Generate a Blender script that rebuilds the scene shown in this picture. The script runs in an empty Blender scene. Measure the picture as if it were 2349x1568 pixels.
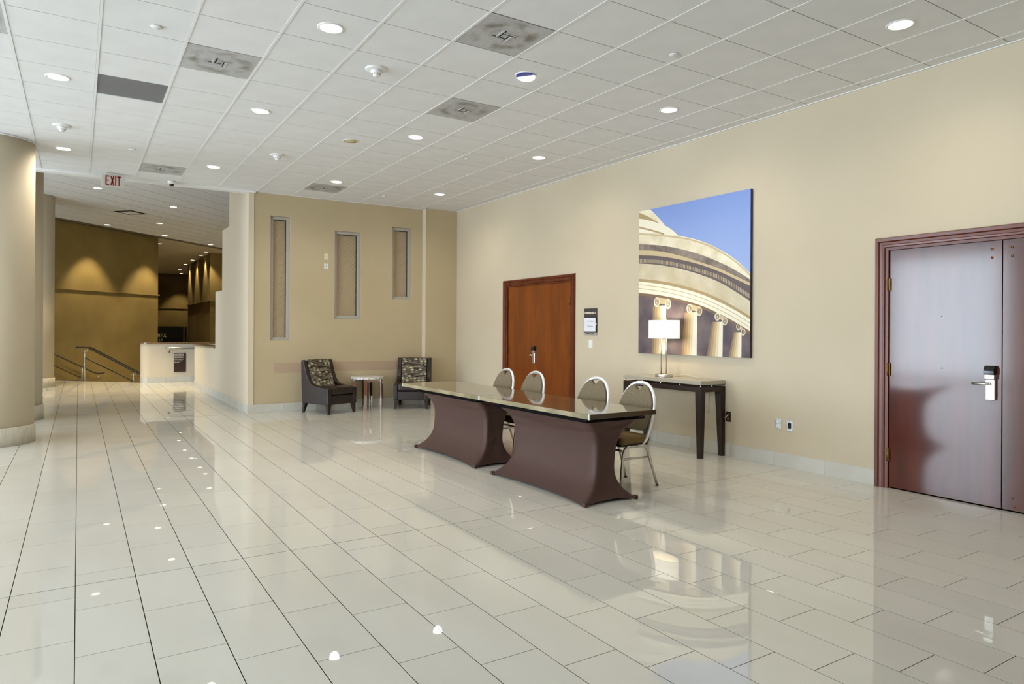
import bpy, bmesh, math, random
from mathutils import Vector, Matrix
random.seed(7)
sc = bpy.context.scene
C = sc.collection
R2 = math.sqrt(0.5)

# ------------------------------------------------------------------ camera
CAM_H, F_PX, YAW, CY, ROLL = 1.48, 1573.82, 0.5639, 755.86, -0.005
cd = bpy.data.cameras.new('camera'); cam = bpy.data.objects.new('camera', cd); C.objects.link(cam)
cd.sensor_fit = 'HORIZONTAL'; cd.sensor_width = 36.0; cd.lens = F_PX / 2349 * 36.0
cd.shift_y = -(784 - CY) / 2349; cd.clip_start = 0.05; cd.clip_end = 200
cam.matrix_world = (Matrix.Translation((0, 0, CAM_H)) @ Matrix.Rotation(-YAW, 4, 'Z')
                    @ Matrix.Rotation(math.pi / 2, 4, 'X') @ Matrix.Rotation(-ROLL, 4, 'Z'))
sc.camera = cam

# ------------------------------------------------------------------ view, world
sc.view_settings.view_transform = 'Standard'; sc.view_settings.look = 'None'
sc.view_settings.gamma = 1.0; sc.view_settings.use_curve_mapping = False
sc.view_settings.exposure = -0.22
cy = sc.cycles
cy.use_denoising = True; cy.max_bounces = 6; cy.diffuse_bounces = 4; cy.glossy_bounces = 3
cy.use_adaptive_sampling = True; cy.adaptive_threshold = 0.05; cy.adaptive_min_samples = 12
cy.use_light_tree = False; cy.light_sampling_threshold = 0.03
cy.transmission_bounces = 6; cy.transparent_max_bounces = 8
cy.caustics_reflective = False; cy.caustics_refractive = False
cy.sample_clamp_indirect = 6.0; cy.blur_glossy = 0.0
W = bpy.data.worlds.new('world'); sc.world = W; W.use_nodes = True
bg = W.node_tree.nodes['Background']; bg.inputs[0].default_value = (0.80, 0.90, 1.0, 1); bg.inputs[1].default_value = 3.0

# ------------------------------------------------------------------ room numbers
XW, YB, H, ZB = 6.493, 12.52, 3.862, 4.73      # right wall, back wall, lobby ceiling, hall ceiling
XL, YF = -9.5, -4.0                            # window wall, wall behind the camera
DAY = 13.5                                      # brightness of the daylight at the windows
WARM = (1.0, 0.82, 0.52)

def area(name, loc, rot, sx, sy, rad, col, parent=None, spread=math.pi):
    l = bpy.data.lights.new(name, 'AREA'); l.shape = 'RECTANGLE'; l.size = sx; l.size_y = sy
    l.energy = rad * math.pi * sx * sy; l.color = col; l.spread = spread
    o = bpy.data.objects.new(name, l); C.objects.link(o); o.location = loc; o.rotation_euler = rot
    o.parent = parent
    return o
# daylight standing in the glazed bays of the window wall (x = XL), shining into the room (+x)
BAYS = [(-0.6, 2.7), (3.0, 6.3), (9.1, 12.4), (13.0, 15.2)]
for (b0, b1) in BAYS:
    area('daylight', (XL - 0.05, (b0 + b1) / 2, 1.94), (0, -math.pi / 2, 0), 3.72, b1 - b0, DAY, (0.76, 0.88, 1.0))

# ------------------------------------------------------------------ helpers
def srgb(r, g, b):
    f = lambda c: (c / 255 / 12.92) if c / 255 <= 0.04045 else ((c / 255 + 0.055) / 1.055) ** 2.4
    return (f(r), f(g), f(b), 1)

def lin(c):
    return c if len(c) == 4 else (c[0], c[1], c[2], 1)

MATS = {}
def mat(name, col, rough=0.5, metal=0.0, spec=0.5, coat=0.0, coat_rough=0.05, emit=None, estr=0.0, trans=0.0, ior=1.5):
    m = bpy.data.materials.new(name); m.use_nodes = True; MATS[name] = m
    b = m.node_tree.nodes['Principled BSDF']
    b.inputs['Base Color'].default_value = lin(col); b.inputs['Roughness'].default_value = rough
    b.inputs['Metallic'].default_value = metal; b.inputs['Specular IOR Level'].default_value = spec
    b.inputs['Coat Weight'].default_value = coat; b.inputs['Coat Roughness'].default_value = coat_rough
    b.inputs['Transmission Weight'].default_value = trans; b.inputs['IOR'].default_value = ior
    if emit: b.inputs['Emission Color'].default_value = lin(emit); b.inputs['Emission Strength'].default_value = estr
    return m

def nodes(m): return m.node_tree.nodes, m.node_tree.links, m.node_tree.nodes['Principled BSDF']

def add_noise(m, c1, c2, scale, stretch=(1, 1, 1), detail=4, lo=0.35, hi=0.65, bump=0.0, bump_scale=None, rough_var=0.0, coords='Object'):
    n, l, b = nodes(m)
    tc = n.new('ShaderNodeTexCoord'); mp = n.new('ShaderNodeMapping'); mp.inputs['Scale'].default_value = stretch
    l.new(tc.outputs[coords], mp.inputs[0])
    t = n.new('ShaderNodeTexNoise'); t.inputs['Scale'].default_value = scale; t.inputs['Detail'].default_value = detail
    l.new(mp.outputs[0], t.inputs['Vector'])
    r = n.new('ShaderNodeValToRGB'); r.color_ramp.elements[0].position = lo; r.color_ramp.elements[1].position = hi
    r.color_ramp.elements[0].color = lin(c1); r.color_ramp.elements[1].color = lin(c2)
    l.new(t.outputs['Fac'], r.inputs[0]); l.new(r.outputs[0], b.inputs['Base Color'])
    if bump:
        t2 = t
        if bump_scale:
            t2 = n.new('ShaderNodeTexNoise'); t2.inputs['Scale'].default_value = bump_scale; t2.inputs['Detail'].default_value = 3
            l.new(mp.outputs[0], t2.inputs['Vector'])
        bp = n.new('ShaderNodeBump'); bp.inputs['Strength'].default_value = bump; bp.inputs['Distance'].default_value = 0.01
        l.new(t2.outputs['Fac'], bp.inputs['Height']); l.new(bp.outputs[0], b.inputs['Normal'])
    if rough_var:
        base = b.inputs['Roughness'].default_value
        mr = n.new('ShaderNodeMapRange'); mr.inputs['To Min'].default_value = base; mr.inputs['To Max'].default_value = base + rough_var
        l.new(t.outputs['Fac'], mr.inputs[0]); l.new(mr.outputs[0], b.inputs['Roughness'])
    return m

class MB:
    """collects faces; build() links them as one mesh object"""
    def __init__(s): s.v = []; s.f = []; s.sm = []
    def add(s, vs, fs, smooth=False):
        o = len(s.v); s.v += [tuple(p) for p in vs]
        s.f += [tuple(i + o for i in f) for f in fs]; s.sm += [smooth] * len(fs); return s
    def box(s, x0, x1, y0, y1, z0, z1):
        x0, x1 = min(x0, x1), max(x0, x1); y0, y1 = min(y0, y1), max(y0, y1); z0, z1 = min(z0, z1), max(z0, z1)
        vs = [(x0, y0, z0), (x1, y0, z0), (x1, y1, z0), (x0, y1, z0), (x0, y0, z1), (x1, y0, z1), (x1, y1, z1), (x0, y1, z1)]
        return s.add(vs, [(3, 2, 1, 0), (4, 5, 6, 7), (0, 1, 5, 4), (1, 2, 6, 5), (2, 3, 7, 6), (3, 0, 4, 7)])
    def taper(s, c0, h0, c1, h1):
        """square bar from centre c0 (half sizes h0) to c1 (half sizes h1)"""
        vs = []
        for c, h in ((c0, h0), (c1, h1)):
            for sx, sy in ((-1, -1), (1, -1), (1, 1), (-1, 1)): vs.append((c[0] + sx * h[0], c[1] + sy * h[1], c[2]))
        f = [(3, 2, 1, 0), (4, 5, 6, 7), (0, 1, 5, 4), (1, 2, 6, 5), (2, 3, 7, 6), (3, 0, 4, 7)]
        if c1[2] < c0[2]: f = [tuple(reversed(q)) for q in f]
        return s.add(vs, f)
    def prism(s, poly, fn, d0, d1):
        """polygon (a,b) swept between depths d0..d1; fn(a,b,d) -> xyz"""
        n = len(poly); vs = [fn(a, b, d0) for a, b in poly] + [fn(a, b, d1) for a, b in poly]
        fs = [tuple(range(n - 1, -1, -1)), tuple(range(n, 2 * n))]
        fs += [(i, (i + 1) % n, n + (i + 1) % n, n + i) for i in range(n)]
        return s.add(vs, fs)
    def tube(s, path, r, seg=10, closed=False, flat=1.0, caps=True):
        P = [Vector(p) for p in path]; n = len(P); vs = []
        T = []
        for i in range(n):
            a = P[(i - 1) % n] if (closed or i > 0) else P[0]; b = P[(i + 1) % n] if (closed or i < n - 1) else P[-1]
            T.append((b - a).normalized())
        up = Vector((0, 0, 1)) if abs(T[0].z) < 0.9 else Vector((0, 1, 0))
        N = (up - T[0] * up.dot(T[0])).normalized()
        for i in range(n):
            if i: N = (N - T[i] * N.dot(T[i])).normalized()
            B = T[i].cross(N); ri = r[i] if isinstance(r, (list, tuple)) else r
            for k in range(seg):
                a = 2 * math.pi * k / seg
                vs.append(P[i] + N * (math.cos(a) * ri) + B * (math.sin(a) * ri * flat))
        fs = []
        for i in range(n if closed else n - 1):
            j = (i + 1) % n
            fs += [(i * seg + k, i * seg + (k + 1) % seg, j * seg + (k + 1) % seg, j * seg + k) for k in range(seg)]
        s.add(vs, fs, True)
        if not closed and caps:
            o = len(s.v) - len(vs)
            s.f += [tuple(o + k for k in range(seg - 1, -1, -1)), tuple(o + (n - 1) * seg + k for k in range(seg))]; s.sm += [False, False]
        return s
    def lathe(s, prof, c=(0, 0, 0), seg=32, smooth=True, ax=1.0, ay=1.0):
        n = len(prof); vs = []
        for r, z in prof:
            for k in range(seg):
                a = 2 * math.pi * k / seg; vs.append((c[0] + r * ax * math.cos(a), c[1] + r * ay * math.sin(a), c[2] + z))
        fs = []
        for i in range(n - 1): fs += [(i * seg + k, i * seg + (k + 1) % seg, (i + 1) * seg + (k + 1) % seg, (i + 1) * seg + k) for k in range(seg)]
        s.add(vs, fs, smooth); o = len(s.v) - len(vs)
        if prof[0][0] > 1e-6: s.f.append(tuple(o + k for k in range(seg - 1, -1, -1))); s.sm.append(False)
        if prof[-1][0] > 1e-6: s.f.append(tuple(o + (n - 1) * seg + k for k in range(seg))); s.sm.append(False)
        return s
    def xf(s, M):
        s.v = [tuple(M @ Vector(p)) for p in s.v]; return s
    def mesh(s, name):
        me = bpy.data.meshes.new(name); me.from_pydata(s.v, [], s.f); me.validate()
        if any(s.sm) and len(me.polygons) == len(s.sm):
            me.polygons.foreach_set('use_smooth', s.sm)
        bm = bmesh.new(); bm.from_mesh(me); bmesh.ops.recalc_face_normals(bm, faces=bm.faces); bm.to_mesh(me); bm.free()
        me.update(); return me
    def build(s, name, m=None, parent=None, bevel=0.0, seg=2, sub=0):
        o = bpy.data.objects.new(name, s.mesh(name)); C.objects.link(o)
        if m: o.data.materials.append(MATS[m] if isinstance(m, str) else m)
        o.parent = parent
        if bevel:
            md = o.modifiers.new('bevel', 'BEVEL'); md.width = bevel; md.segments = seg; md.limit_method = 'ANGLE'; md.angle_limit = 0.6
            for p in o.data.polygons: p.use_smooth = True
            try:
                wn = o.modifiers.new('wn', 'WEIGHTED_NORMAL'); wn.keep_sharp = True
            except Exception: pass
        if sub:
            md = o.modifiers.new('sub', 'SUBSURF'); md.levels = sub; md.render_levels = sub
            for p in o.data.polygons: p.use_smooth = True
        return o

def tag(o, label=None, cat=None, group=None, kind=None):
    if label: o['label'] = label
    if cat: o['category'] = cat
    if group: o['group'] = group
    if kind: o['kind'] = kind
    return o
def thing(name, loc=(0, 0, 0), rz=0.0, label=None, cat=None, group=None, kind=None):
    o = bpy.data.objects.new(name, None); C.objects.link(o); o.location = loc; o.rotation_euler = (0, 0, rz); o.empty_display_size = 0.1
    return tag(o, label, cat, group, kind)
def inst(name, me, loc, parent=None, rz=0.0, mats=None):
    o = bpy.data.objects.new(name, me); C.objects.link(o); o.location = loc; o.rotation_euler = (0, 0, rz); o.parent = parent
    return o
def copy_tree(o, parent=None):
    c = o.copy(); C.objects.link(c); c.parent = parent
    for ch in list(o.children): copy_tree(ch, c)
    return c
def tmp(mb, name, m):
    me = mb.mesh(name)
    if m: me.materials.append(MATS[m])
    return me
def text(name, body, size, origin, right, up, m, parent=None, sx=1.0, align='LEFT', depth=0.0015, bold=0.0):
    cu = bpy.data.curves.new(name + '_font', 'FONT'); cu.body = body; cu.size = size; cu.align_x = align; cu.extrude = depth; cu.offset = bold; cu.resolution_u = 3
    to = bpy.data.objects.new(name + '_font', cu); C.objects.link(to)
    dg = bpy.context.evaluated_depsgraph_get(); dg.update()
    me = bpy.data.meshes.new_from_object(to.evaluated_get(dg)); bpy.data.objects.remove(to)
    right, up = Vector(right), Vector(up); nrm = right.cross(up); O = Vector(origin)
    for v in me.vertices: v.co = O + right * (v.co.x * sx) + up * v.co.y + nrm * v.co.z
    me.materials.clear(); me.materials.append(MATS[m]); me.name = name
    o = bpy.data.objects.new(name, me); C.objects.link(o); o.parent = parent
    return o
def px(x, y, z):
    """pixel of a world point in the 2349 x 1568 frame, and its depth"""
    s, c = math.sin(YAW), math.cos(YAW); r = x * c - y * s; d = x * s + y * c
    if d < 0.3: return (-9e3, -9e3, d)
    return (1174.5 + F_PX * r / d, CY - F_PX * (z - CAM_H) / d, d)
def clip(poly, a, b, c):
    """keep the side a*x+b*y <= c of a convex polygon"""
    out = []
    for i in range(len(poly)):
        p, q = poly[i], poly[(i + 1) % len(poly)]; dp = a * p[0] + b * p[1] - c; dq = a * q[0] + b * q[1] - c
        if dp <= 0: out.append(p)
        if dp * dq < 0: t = dp / (dp - dq); out.append((p[0] + (q[0] - p[0]) * t, p[1] + (q[1] - p[1]) * t))
    return out
def sn(s, n): return ((s + n) * R2, (s - n) * R2)      # hall axes (45 degrees) -> x, y

# ------------------------------------------------------------------ materials
mat('floor_tile', (0.66, 0.645, 0.60), 0.012, spec=0.6); 
n, l, b = nodes(MATS['floor_tile'])
oi = n.new('ShaderNodeObjectInfo'); tc = n.new('ShaderNodeTexCoord'); no = n.new('ShaderNodeTexNoise'); no.inputs['Scale'].default_value = 2.2; no.inputs['Detail'].default_value = 5
mp = n.new('ShaderNodeMapping'); mp.inputs['Scale'].default_value = (1, 0.35, 1); ge = n.new('ShaderNodeNewGeometry')
l.new(ge.outputs['Position'], mp.inputs[0]); l.new(mp.outputs[0], no.inputs['Vector'])
r = n.new('ShaderNodeValToRGB'); r.color_ramp.elements[0].color = (0.665, 0.635, 0.555, 1); r.color_ramp.elements[1].color = (0.715, 0.688, 0.615, 1)
r.color_ramp.elements[0].position = 0.3; r.color_ramp.elements[1].position = 0.7
hs = n.new('ShaderNodeHueSaturation'); mr = n.new('ShaderNodeMapRange'); mr.inputs['To Min'].default_value = 0.97; mr.inputs['To Max'].default_value = 1.03
l.new(no.outputs['Fac'], r.inputs[0]); l.new(r.outputs[0], hs.inputs['Color']); l.new(oi.outputs['Random'], mr.inputs[0]); l.new(mr.outputs[0], hs.inputs['Value']); l.new(hs.outputs[0], b.inputs['Base Color'])
mat('grout', srgb(36, 27, 18), 0.95, spec=0.0)
mat('ceil_tile', (0.72, 0.72, 0.72), 0.9, spec=0.1); add_noise(MATS['ceil_tile'], (0.775, 0.78, 0.79), (0.805, 0.81, 0.82), 3.0, detail=2, bump=0.15, bump_scale=160)
mat('ceil_tee', (0.80, 0.80, 0.80), 0.6, spec=0.3)
mat('ceil_back', srgb(112, 104, 88), 0.9, spec=0.1)
mat('white_paint', (0.84, 0.84, 0.84), 0.55)
mat('wall_cream', (0.60, 0.535, 0.415), 0.75, spec=0.25); add_noise(MATS['wall_cream'], (0.565, 0.485, 0.355), (0.595, 0.515, 0.38), 0.9, detail=3, bump=0.05, bump_scale=120)
mat('wall_cream_shaded', (0.565, 0.475, 0.325), 0.75, spec=0.25); add_noise(MATS['wall_cream_shaded'], (0.505, 0.415, 0.262), (0.535, 0.44, 0.288), 0.9, detail=3, bump=0.05, bump_scale=120)  # same paint as the right wall, with its weaker bounced light put into the colour
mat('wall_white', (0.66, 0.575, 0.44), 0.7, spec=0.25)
mat('wall_brown', (0.36, 0.245, 0.095), 0.8, spec=0.2); add_noise(MATS['wall_brown'], (0.20, 0.142, 0.048), (0.235, 0.168, 0.06), 1.2, detail=3)
mat('rub_strip', srgb(180, 157, 133), 0.7)
mat('column', (0.57, 0.49, 0.355), 0.75, spec=0.25)
mat('stone_base', (0.56, 0.545, 0.49), 0.35); add_noise(MATS['stone_base'], (0.53, 0.515, 0.455), (0.60, 0.585, 0.53), 2.5, detail=5)
mat('column_base', (0.52, 0.48, 0.385), 0.8); add_noise(MATS['column_base'], (0.47, 0.43, 0.34), (0.56, 0.52, 0.42), 30, (1, 1, 0.15), detail=3)
mat('wood_far', srgb(120, 58, 18), 0.32, spec=0.4); add_noise(MATS['wood_far'], srgb(100, 46, 8), srgb(132, 68, 18), 3.0, (1, 2.2, 0.35), detail=6, lo=0.3, hi=0.72)
mat('wood_near', srgb(92, 36, 18), 0.45, spec=0.2, coat=1.0, coat_rough=0.10); add_noise(MATS['wood_near'], srgb(58, 17, 5), srgb(84, 30, 12), 3.0, (1, 2.4, 0.35), detail=6, lo=0.3, hi=0.7)
mat('wood_frame', srgb(108, 44, 20), 0.28, spec=0.4, coat=0.15, coat_rough=0.1); add_noise(MATS['wood_frame'], srgb(84, 32, 12), srgb(104, 44, 20), 4, (1, 3, 0.3), detail=3)
mat('rail_dark', (0.05, 0.045, 0.04), 0.35, 0.6); mat('black', (0.01, 0.01, 0.011), 0.4); mat('black_gloss', (0.012, 0.012, 0.014), 0.12)
mat('shadow_gap', (0.012, 0.010, 0.010), 0.9, spec=0.0)
mat('brass', srgb(128, 98, 52), 0.4, 1.0); mat('brass_dull', srgb(150, 105, 66), 0.45, 1.0)
mat('steel', (0.72, 0.72, 0.71), 0.27, 1.0); mat('chrome', (0.82, 0.82, 0.82), 0.08, 1.0)
mat('nickel', (0.64, 0.62, 0.58), 0.30, 1.0); mat('alu', (0.90, 0.91, 0.94), 0.40, 0.85)
mat('white_plastic', (0.80, 0.80, 0.79), 0.4); mat('ivory_plastic', srgb(222, 214, 184), 0.4)
mat('window_frame', srgb(178, 174, 166), 0.5)
mat('granite', srgb(96, 74, 52), 0.2); add_noise(MATS['granite'], srgb(52, 36, 24), srgb(150, 124, 92), 90, detail=3, lo=0.38, hi=0.62)
mat('espresso', srgb(44, 28, 20), 0.35, spec=0.4)
mat('table_end', srgb(74, 58, 40), 0.3); mat('console_top', srgb(176, 168, 152), 0.25); mat('table_edge', srgb(172, 160, 132), 0.35, 0.0); add_noise(MATS['table_edge'], srgb(124, 114, 86), srgb(166, 154, 124), 4, (8, 1, 1), detail=4)
mat('table_top', srgb(96, 82, 60), 0.09, spec=0.75, coat=0.5, coat_rough=0.04); add_noise(MATS['table_top'], srgb(84, 70, 50), srgb(112, 98, 74), 2.0, (9, 1, 1), detail=5)
mat('spandex', srgb(72, 49, 42), 0.58, spec=0.35)
n, l, b = nodes(MATS['spandex']); b.inputs['Sheen Weight'].default_value = 0.2; b.inputs['Sheen Roughness'].default_value = 0.4; b.inputs['Sheen Tint'].default_value = srgb(190, 160, 155)
mat('chair_fabric', srgb(158, 142, 114), 0.9, spec=0.1); add_noise(MATS['chair_fabric'], srgb(88, 77, 60), srgb(148, 134, 110), 230, detail=2, lo=0.3, hi=0.7)
mat('seat_fabric', srgb(122, 100, 66), 0.9, spec=0.1); add_noise(MATS['seat_fabric'], srgb(96, 76, 46), srgb(142, 120, 84), 230, detail=2, lo=0.3, hi=0.7)
mat('leather', srgb(30, 20, 19), 0.33, spec=0.5); add_noise(MATS['leather'], srgb(27, 17, 13), srgb(37, 24, 19), 6, detail=3, bump=0.12, bump_scale=150)
mat('marble', (0.74, 0.73, 0.70), 0.3); add_noise(MATS['marble'], srgb(150, 146, 136), srgb(236, 234, 228), 60, detail=3, lo=0.35, hi=0.55)
mat('lens', (1, 1, 1), 0.5, emit=(1.0, 0.97, 0.90), estr=9.0)
mat('lens_warm', (1, 1, 1), 0.5, emit=(1.0, 0.86, 0.60), estr=7.0)
mat('shade', srgb(250, 244, 228), 0.8, emit=(1.0, 0.87, 0.64), estr=1.15)
mat('blue_film', srgb(40, 60, 170), 0.3)
mat('red_letters', srgb(150, 8, 6), 0.5); mat('exit_face', (0.72, 0.72, 0.69), 0.5)
mat('sign_dark', srgb(62, 54, 56), 0.5); mat('sign_brown', srgb(44, 22, 14), 0.45); mat('sign_grey', srgb(172, 170, 164), 0.4, 0.3)
mat('paper', srgb(226, 228, 236), 0.8); mat('ink', srgb(150, 152, 160), 0.8); mat('ink_dark', srgb(60, 58, 58), 0.8)
mat('letters', srgb(236, 230, 212), 0.5)
mat('speaker_tan', srgb(196, 180, 140), 0.8)
mat('glass_reeded', srgb(168, 146, 112), 0.22, spec=0.5, trans=0.2)
n, l, b = nodes(MATS['glass_reeded'])
tc = n.new('ShaderNodeTexCoord'); sp = n.new('ShaderNodeSeparateXYZ'); l.new(tc.outputs['Object'], sp.inputs[0])
def wave_of(sock, k):
    m1 = n.new('ShaderNodeMath'); m1.operation = 'MULTIPLY'; m1.inputs[1].default_value = k; l.new(sock, m1.inputs[0])
    m2 = n.new('ShaderNodeMath'); m2.operation = 'SINE'; l.new(m1.outputs[0], m2.inputs[0]); return m2.outputs[0]
ml = n.new('ShaderNodeMath'); ml.operation = 'MULTIPLY'; l.new(wave_of(sp.outputs['X'], 2 * math.pi / 0.026), ml.inputs[0]); l.new(wave_of(sp.outputs['Z'], 2 * math.pi / 0.026), ml.inputs[1])
bp = n.new('ShaderNodeBump'); bp.inputs['Strength'].default_value = 0.8; bp.inputs['Distance'].default_value = 0.006; l.new(ml.outputs[0], bp.inputs['Height']); l.new(bp.outputs[0], b.inputs['Normal'])
rr = n.new('ShaderNodeValToRGB'); rr.color_ramp.elements[0].color = srgb(168, 142, 108); rr.color_ramp.elements[1].color = srgb(236, 214, 178)
mr = n.new('ShaderNodeMapRange'); mr.inputs['From Min'].default_value = -1; l.new(ml.outputs[0], mr.inputs[0]); l.new(mr.outputs[0], rr.inputs[0]); l.new(rr.outputs[0], b.inputs['Base Color'])
# clear window glass: mostly see-through, a little reflection
g = bpy.data.materials.new('clear_glass'); g.use_nodes = True; MATS['clear_glass'] = g; nt = g.node_tree; nt.nodes.clear()
o_ = nt.nodes.new('ShaderNodeOutputMaterial'); mx = nt.nodes.new('ShaderNodeMixShader'); tr = nt.nodes.new('ShaderNodeBsdfTransparent'); gl = nt.nodes.new('ShaderNodeBsdfGlossy'); gl.inputs['Roughness'].default_value = 0.02
mx.inputs[0].default_value = 0.06; nt.links.new(tr.outputs[0], mx.inputs[1]); nt.links.new(gl.outputs[0], mx.inputs[2]); nt.links.new(mx.outputs[0], o_.inputs[0])
# soiled perforated ceiling panel
mat('soiled_panel', (0.5, 0.5, 0.5), 0.7)
n, l, b = nodes(MATS['soiled_panel']); tc = n.new('ShaderNodeTexCoord'); oi = n.new('ShaderNodeObjectInfo')
vm = n.new('ShaderNodeVectorMath'); vm.operation = 'ADD'; cb = n.new('ShaderNodeCombineXYZ'); m9 = n.new('ShaderNodeMath'); m9.operation = 'MULTIPLY'; m9.inputs[1].default_value = 37.0
l.new(oi.outputs['Random'], m9.inputs[0]); l.new(m9.outputs[0], cb.inputs['Z']); l.new(tc.outputs['Object'], vm.inputs[0]); l.new(cb.outputs[0], vm.inputs[1])
no = n.new('ShaderNodeTexNoise'); no.inputs['Scale'].default_value = 5.5; no.inputs['Detail'].default_value = 3; l.new(vm.outputs[0], no.inputs['Vector'])
ln = n.new('ShaderNodeVectorMath'); ln.operation = 'LENGTH'; l.new(tc.outputs['Object'], ln.inputs[0])
rp = n.new('ShaderNodeValToRGB'); e = rp.color_ramp.elements; e[0].position = 0.0; e[0].color = (0.35, 0.35, 0.35, 1); e[1].position = 0.40; e[1].color = (0.12, 0.12, 0.12, 1)
for pos, v in ((0.12, 0.45), (0.155, 0.25), (0.20, 1.0), (0.245, 0.8), (0.29, 0.15)): q = e.new(pos); q.color = (v, v, v, 1)
l.new(ln.outputs['Value'], rp.inputs[0])
nr = n.new('ShaderNodeMapRange'); nr.inputs['From Min'].default_value = 0.40; nr.inputs['From Max'].default_value = 0.62; l.new(no.outputs['Fac'], nr.inputs[0])
mm = n.new('ShaderNodeMath'); mm.operation = 'MULTIPLY'; l.new(rp.outputs[0], mm.inputs[0]); l.new(nr.outputs[0], mm.inputs[1])
vo = n.new('ShaderNodeTexVoronoi'); vo.inputs['Scale'].default_value = 110; l.new(tc.outputs['Object'], vo.inputs['Vector'])
mc = n.new('ShaderNodeMix'); mc.data_type = 'RGBA'; mc.inputs['A'].default_value = (0.55, 0.55, 0.555, 1); mc.inputs['B'].default_value = (0.24, 0.215, 0.18, 1)
l.new(mm.outputs[0], mc.inputs['Factor'])
dk = n.new('ShaderNodeMix'); dk.data_type = 'RGBA'; dk.blend_type = 'MULTIPLY'; vr = n.new('ShaderNodeMapRange'); vr.inputs['From Max'].default_value = 0.7; vr.inputs['To Min'].default_value = 0.72; vr.inputs['To Max'].default_value = 1.0
l.new(vo.outputs['Distance'], vr.inputs[0]); dk.inputs['Factor'].default_value = 1.0; l.new(mc.outputs['Result'], dk.inputs['A']); l.new(vr.outputs[0], dk.inputs['B']); l.new(dk.outputs['Result'], b.inputs['Base Color'])
mat('louver', (0.50, 0.50, 0.50), 0.5); mat('return_grille', (0.25, 0.25, 0.255), 0.6)
# almond-patterned upholstery
mat('almond_fabric', (0.3, 0.3, 0.3), 0.9, spec=0.1)
n, l, b = nodes(MATS['almond_fabric'])
def M2(op, a, c=None):
    q = n.new('ShaderNodeMath'); q.operation = op
    for i, v in enumerate((a, c)):
        if v is None: continue
        if isinstance(v, (int, float)): q.inputs[i].default_value = v
        else: l.new(v, q.inputs[i])
    return q.outputs[0]
tc = n.new('ShaderNodeTexCoord'); sp = n.new('ShaderNodeSeparateXYZ'); l.new(tc.outputs['Object'], sp.inputs[0])
u = M2('DIVIDE', sp.outputs['X'], 0.076); v = M2('DIVIDE', sp.outputs['Z'], 0.040)
row = M2('FLOOR', v); u2 = M2('ADD', u, M2('MULTIPLY', M2('FLOOR', M2('DIVIDE', row, 2.0)), 0.37))
fu = M2('SUBTRACT', M2('FRACT', u2), 0.5); fv = M2('SUBTRACT', M2('FRACT', v), 0.5)
edge = M2('MULTIPLY', 0.46, M2('SUBTRACT', 1.0, M2('POWER', M2('ABSOLUTE', M2('MULTIPLY', fu, 2.0)), 1.5)))
inside = M2('LESS_THAN', M2('ABSOLUTE', fv), edge); core = M2('LESS_THAN', M2('ABSOLUTE', fv), M2('MULTIPLY', edge, 0.55))
cb = n.new('ShaderNodeCombineXYZ'); l.new(M2('FLOOR', u2), cb.inputs['X']); l.new(row, cb.inputs['Y'])
wn = n.new('ShaderNodeTexWhiteNoise'); wn.noise_dimensions = '3D'; l.new(cb.outputs[0], wn.inputs['Vector'])
light = M2('GREATER_THAN', wn.outputs['Value'], 0.5); full = M2('GREATER_THAN', wn.outputs['Value'], 0.72)
mask = M2('MULTIPLY', M2('MULTIPLY', inside, light), M2('SUBTRACT', 1.0, M2('MULTIPLY', core, M2('SUBTRACT', 1.0, full))))
ns = n.new('ShaderNodeTexNoise'); ns.inputs['Scale'].default_value = 10; mp = n.new('ShaderNodeMapping'); mp.inputs['Scale'].default_value = (0.8, 1, 9); l.new(tc.outputs['Object'], mp.inputs[0]); l.new(mp.outputs[0], ns.inputs['Vector'])
bgc = n.new('ShaderNodeValToRGB'); bgc.color_ramp.elements[0].position = 0.4; bgc.color_ramp.elements[1].position = 0.62; bgc.color_ramp.elements[0].color = srgb(44, 34, 28); bgc.color_ramp.elements[1].color = srgb(122, 112, 100); l.new(ns.outputs['Fac'], bgc.inputs[0])
mc = n.new('ShaderNodeMix'); mc.data_type = 'RGBA'; l.new(mask, mc.inputs['Factor']); l.new(bgc.outputs[0], mc.inputs['A']); mc.inputs['B'].default_value = srgb(182, 176, 146); l.new(mc.outputs['Result'], b.inputs['Base Color'])

# ------------------------------------------------------------------ floor
fl = thing('floor', kind='structure')
sl = MB(); sl.box(XL - 0.2, XW + 0.15, YF - 0.2, YB + 0.1, -0.2, -0.0007)
pg = clip([(XL - 0.2, YB + 0.1), (1.43, YB + 0.1), (1.43, 26), (XL - 0.2, 26)], R2, R2, 15.97)
sl.prism(pg, lambda a, b, d: (a, b, d), -0.2, -0.0007); sl.box(1.43, 9, YB + 0.1, 20.8, -0.2, -0.0007)
sl.build('floor_bed', 'grout', fl)
FP, FX0, FY0, FL, FSH = 0.3035, -0.0075, 3.6426, 0.607, 0.2023
cells = []
for i in range(-32, 22):
    xa, xb = FX0 + i * FP, FX0 + (i + 1) * FP
    if xa > XW - 0.02: continue
    xb = min(xb, XW + 0.02)
    cuts = [4.655, YB + 0.005]
    k = -12
    while True:
        yj = FY0 - i * FSH + k * FL; k += 1
        if yj > 24: break
        if yj > YF - 0.6: cuts.append(yj)
    cuts.sort()
    for y0, y1 in zip(cuts[:-1], cuts[1:]):
        if y1 - y0 < 0.012: continue
        if xa > 2.52 and (y0 + y1) / 2 > YB: continue
        gx, g0, g1 = 0.0021, 0.0017, 0.0017
        if abs(y0 - 4.655) < 1e-6: g0 = 0.0030
        if abs(y1 - 4.655) < 1e-6: g1 = 0.0030
        if abs(y0 - YB - 0.005) < 1e-6: g0 = 0.007
        if abs(y1 - YB - 0.005) < 1e-6: g1 = 0.007
        cells.append((xa + gx, xb - gx, y0 + g0, y1 - g1))
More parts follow.
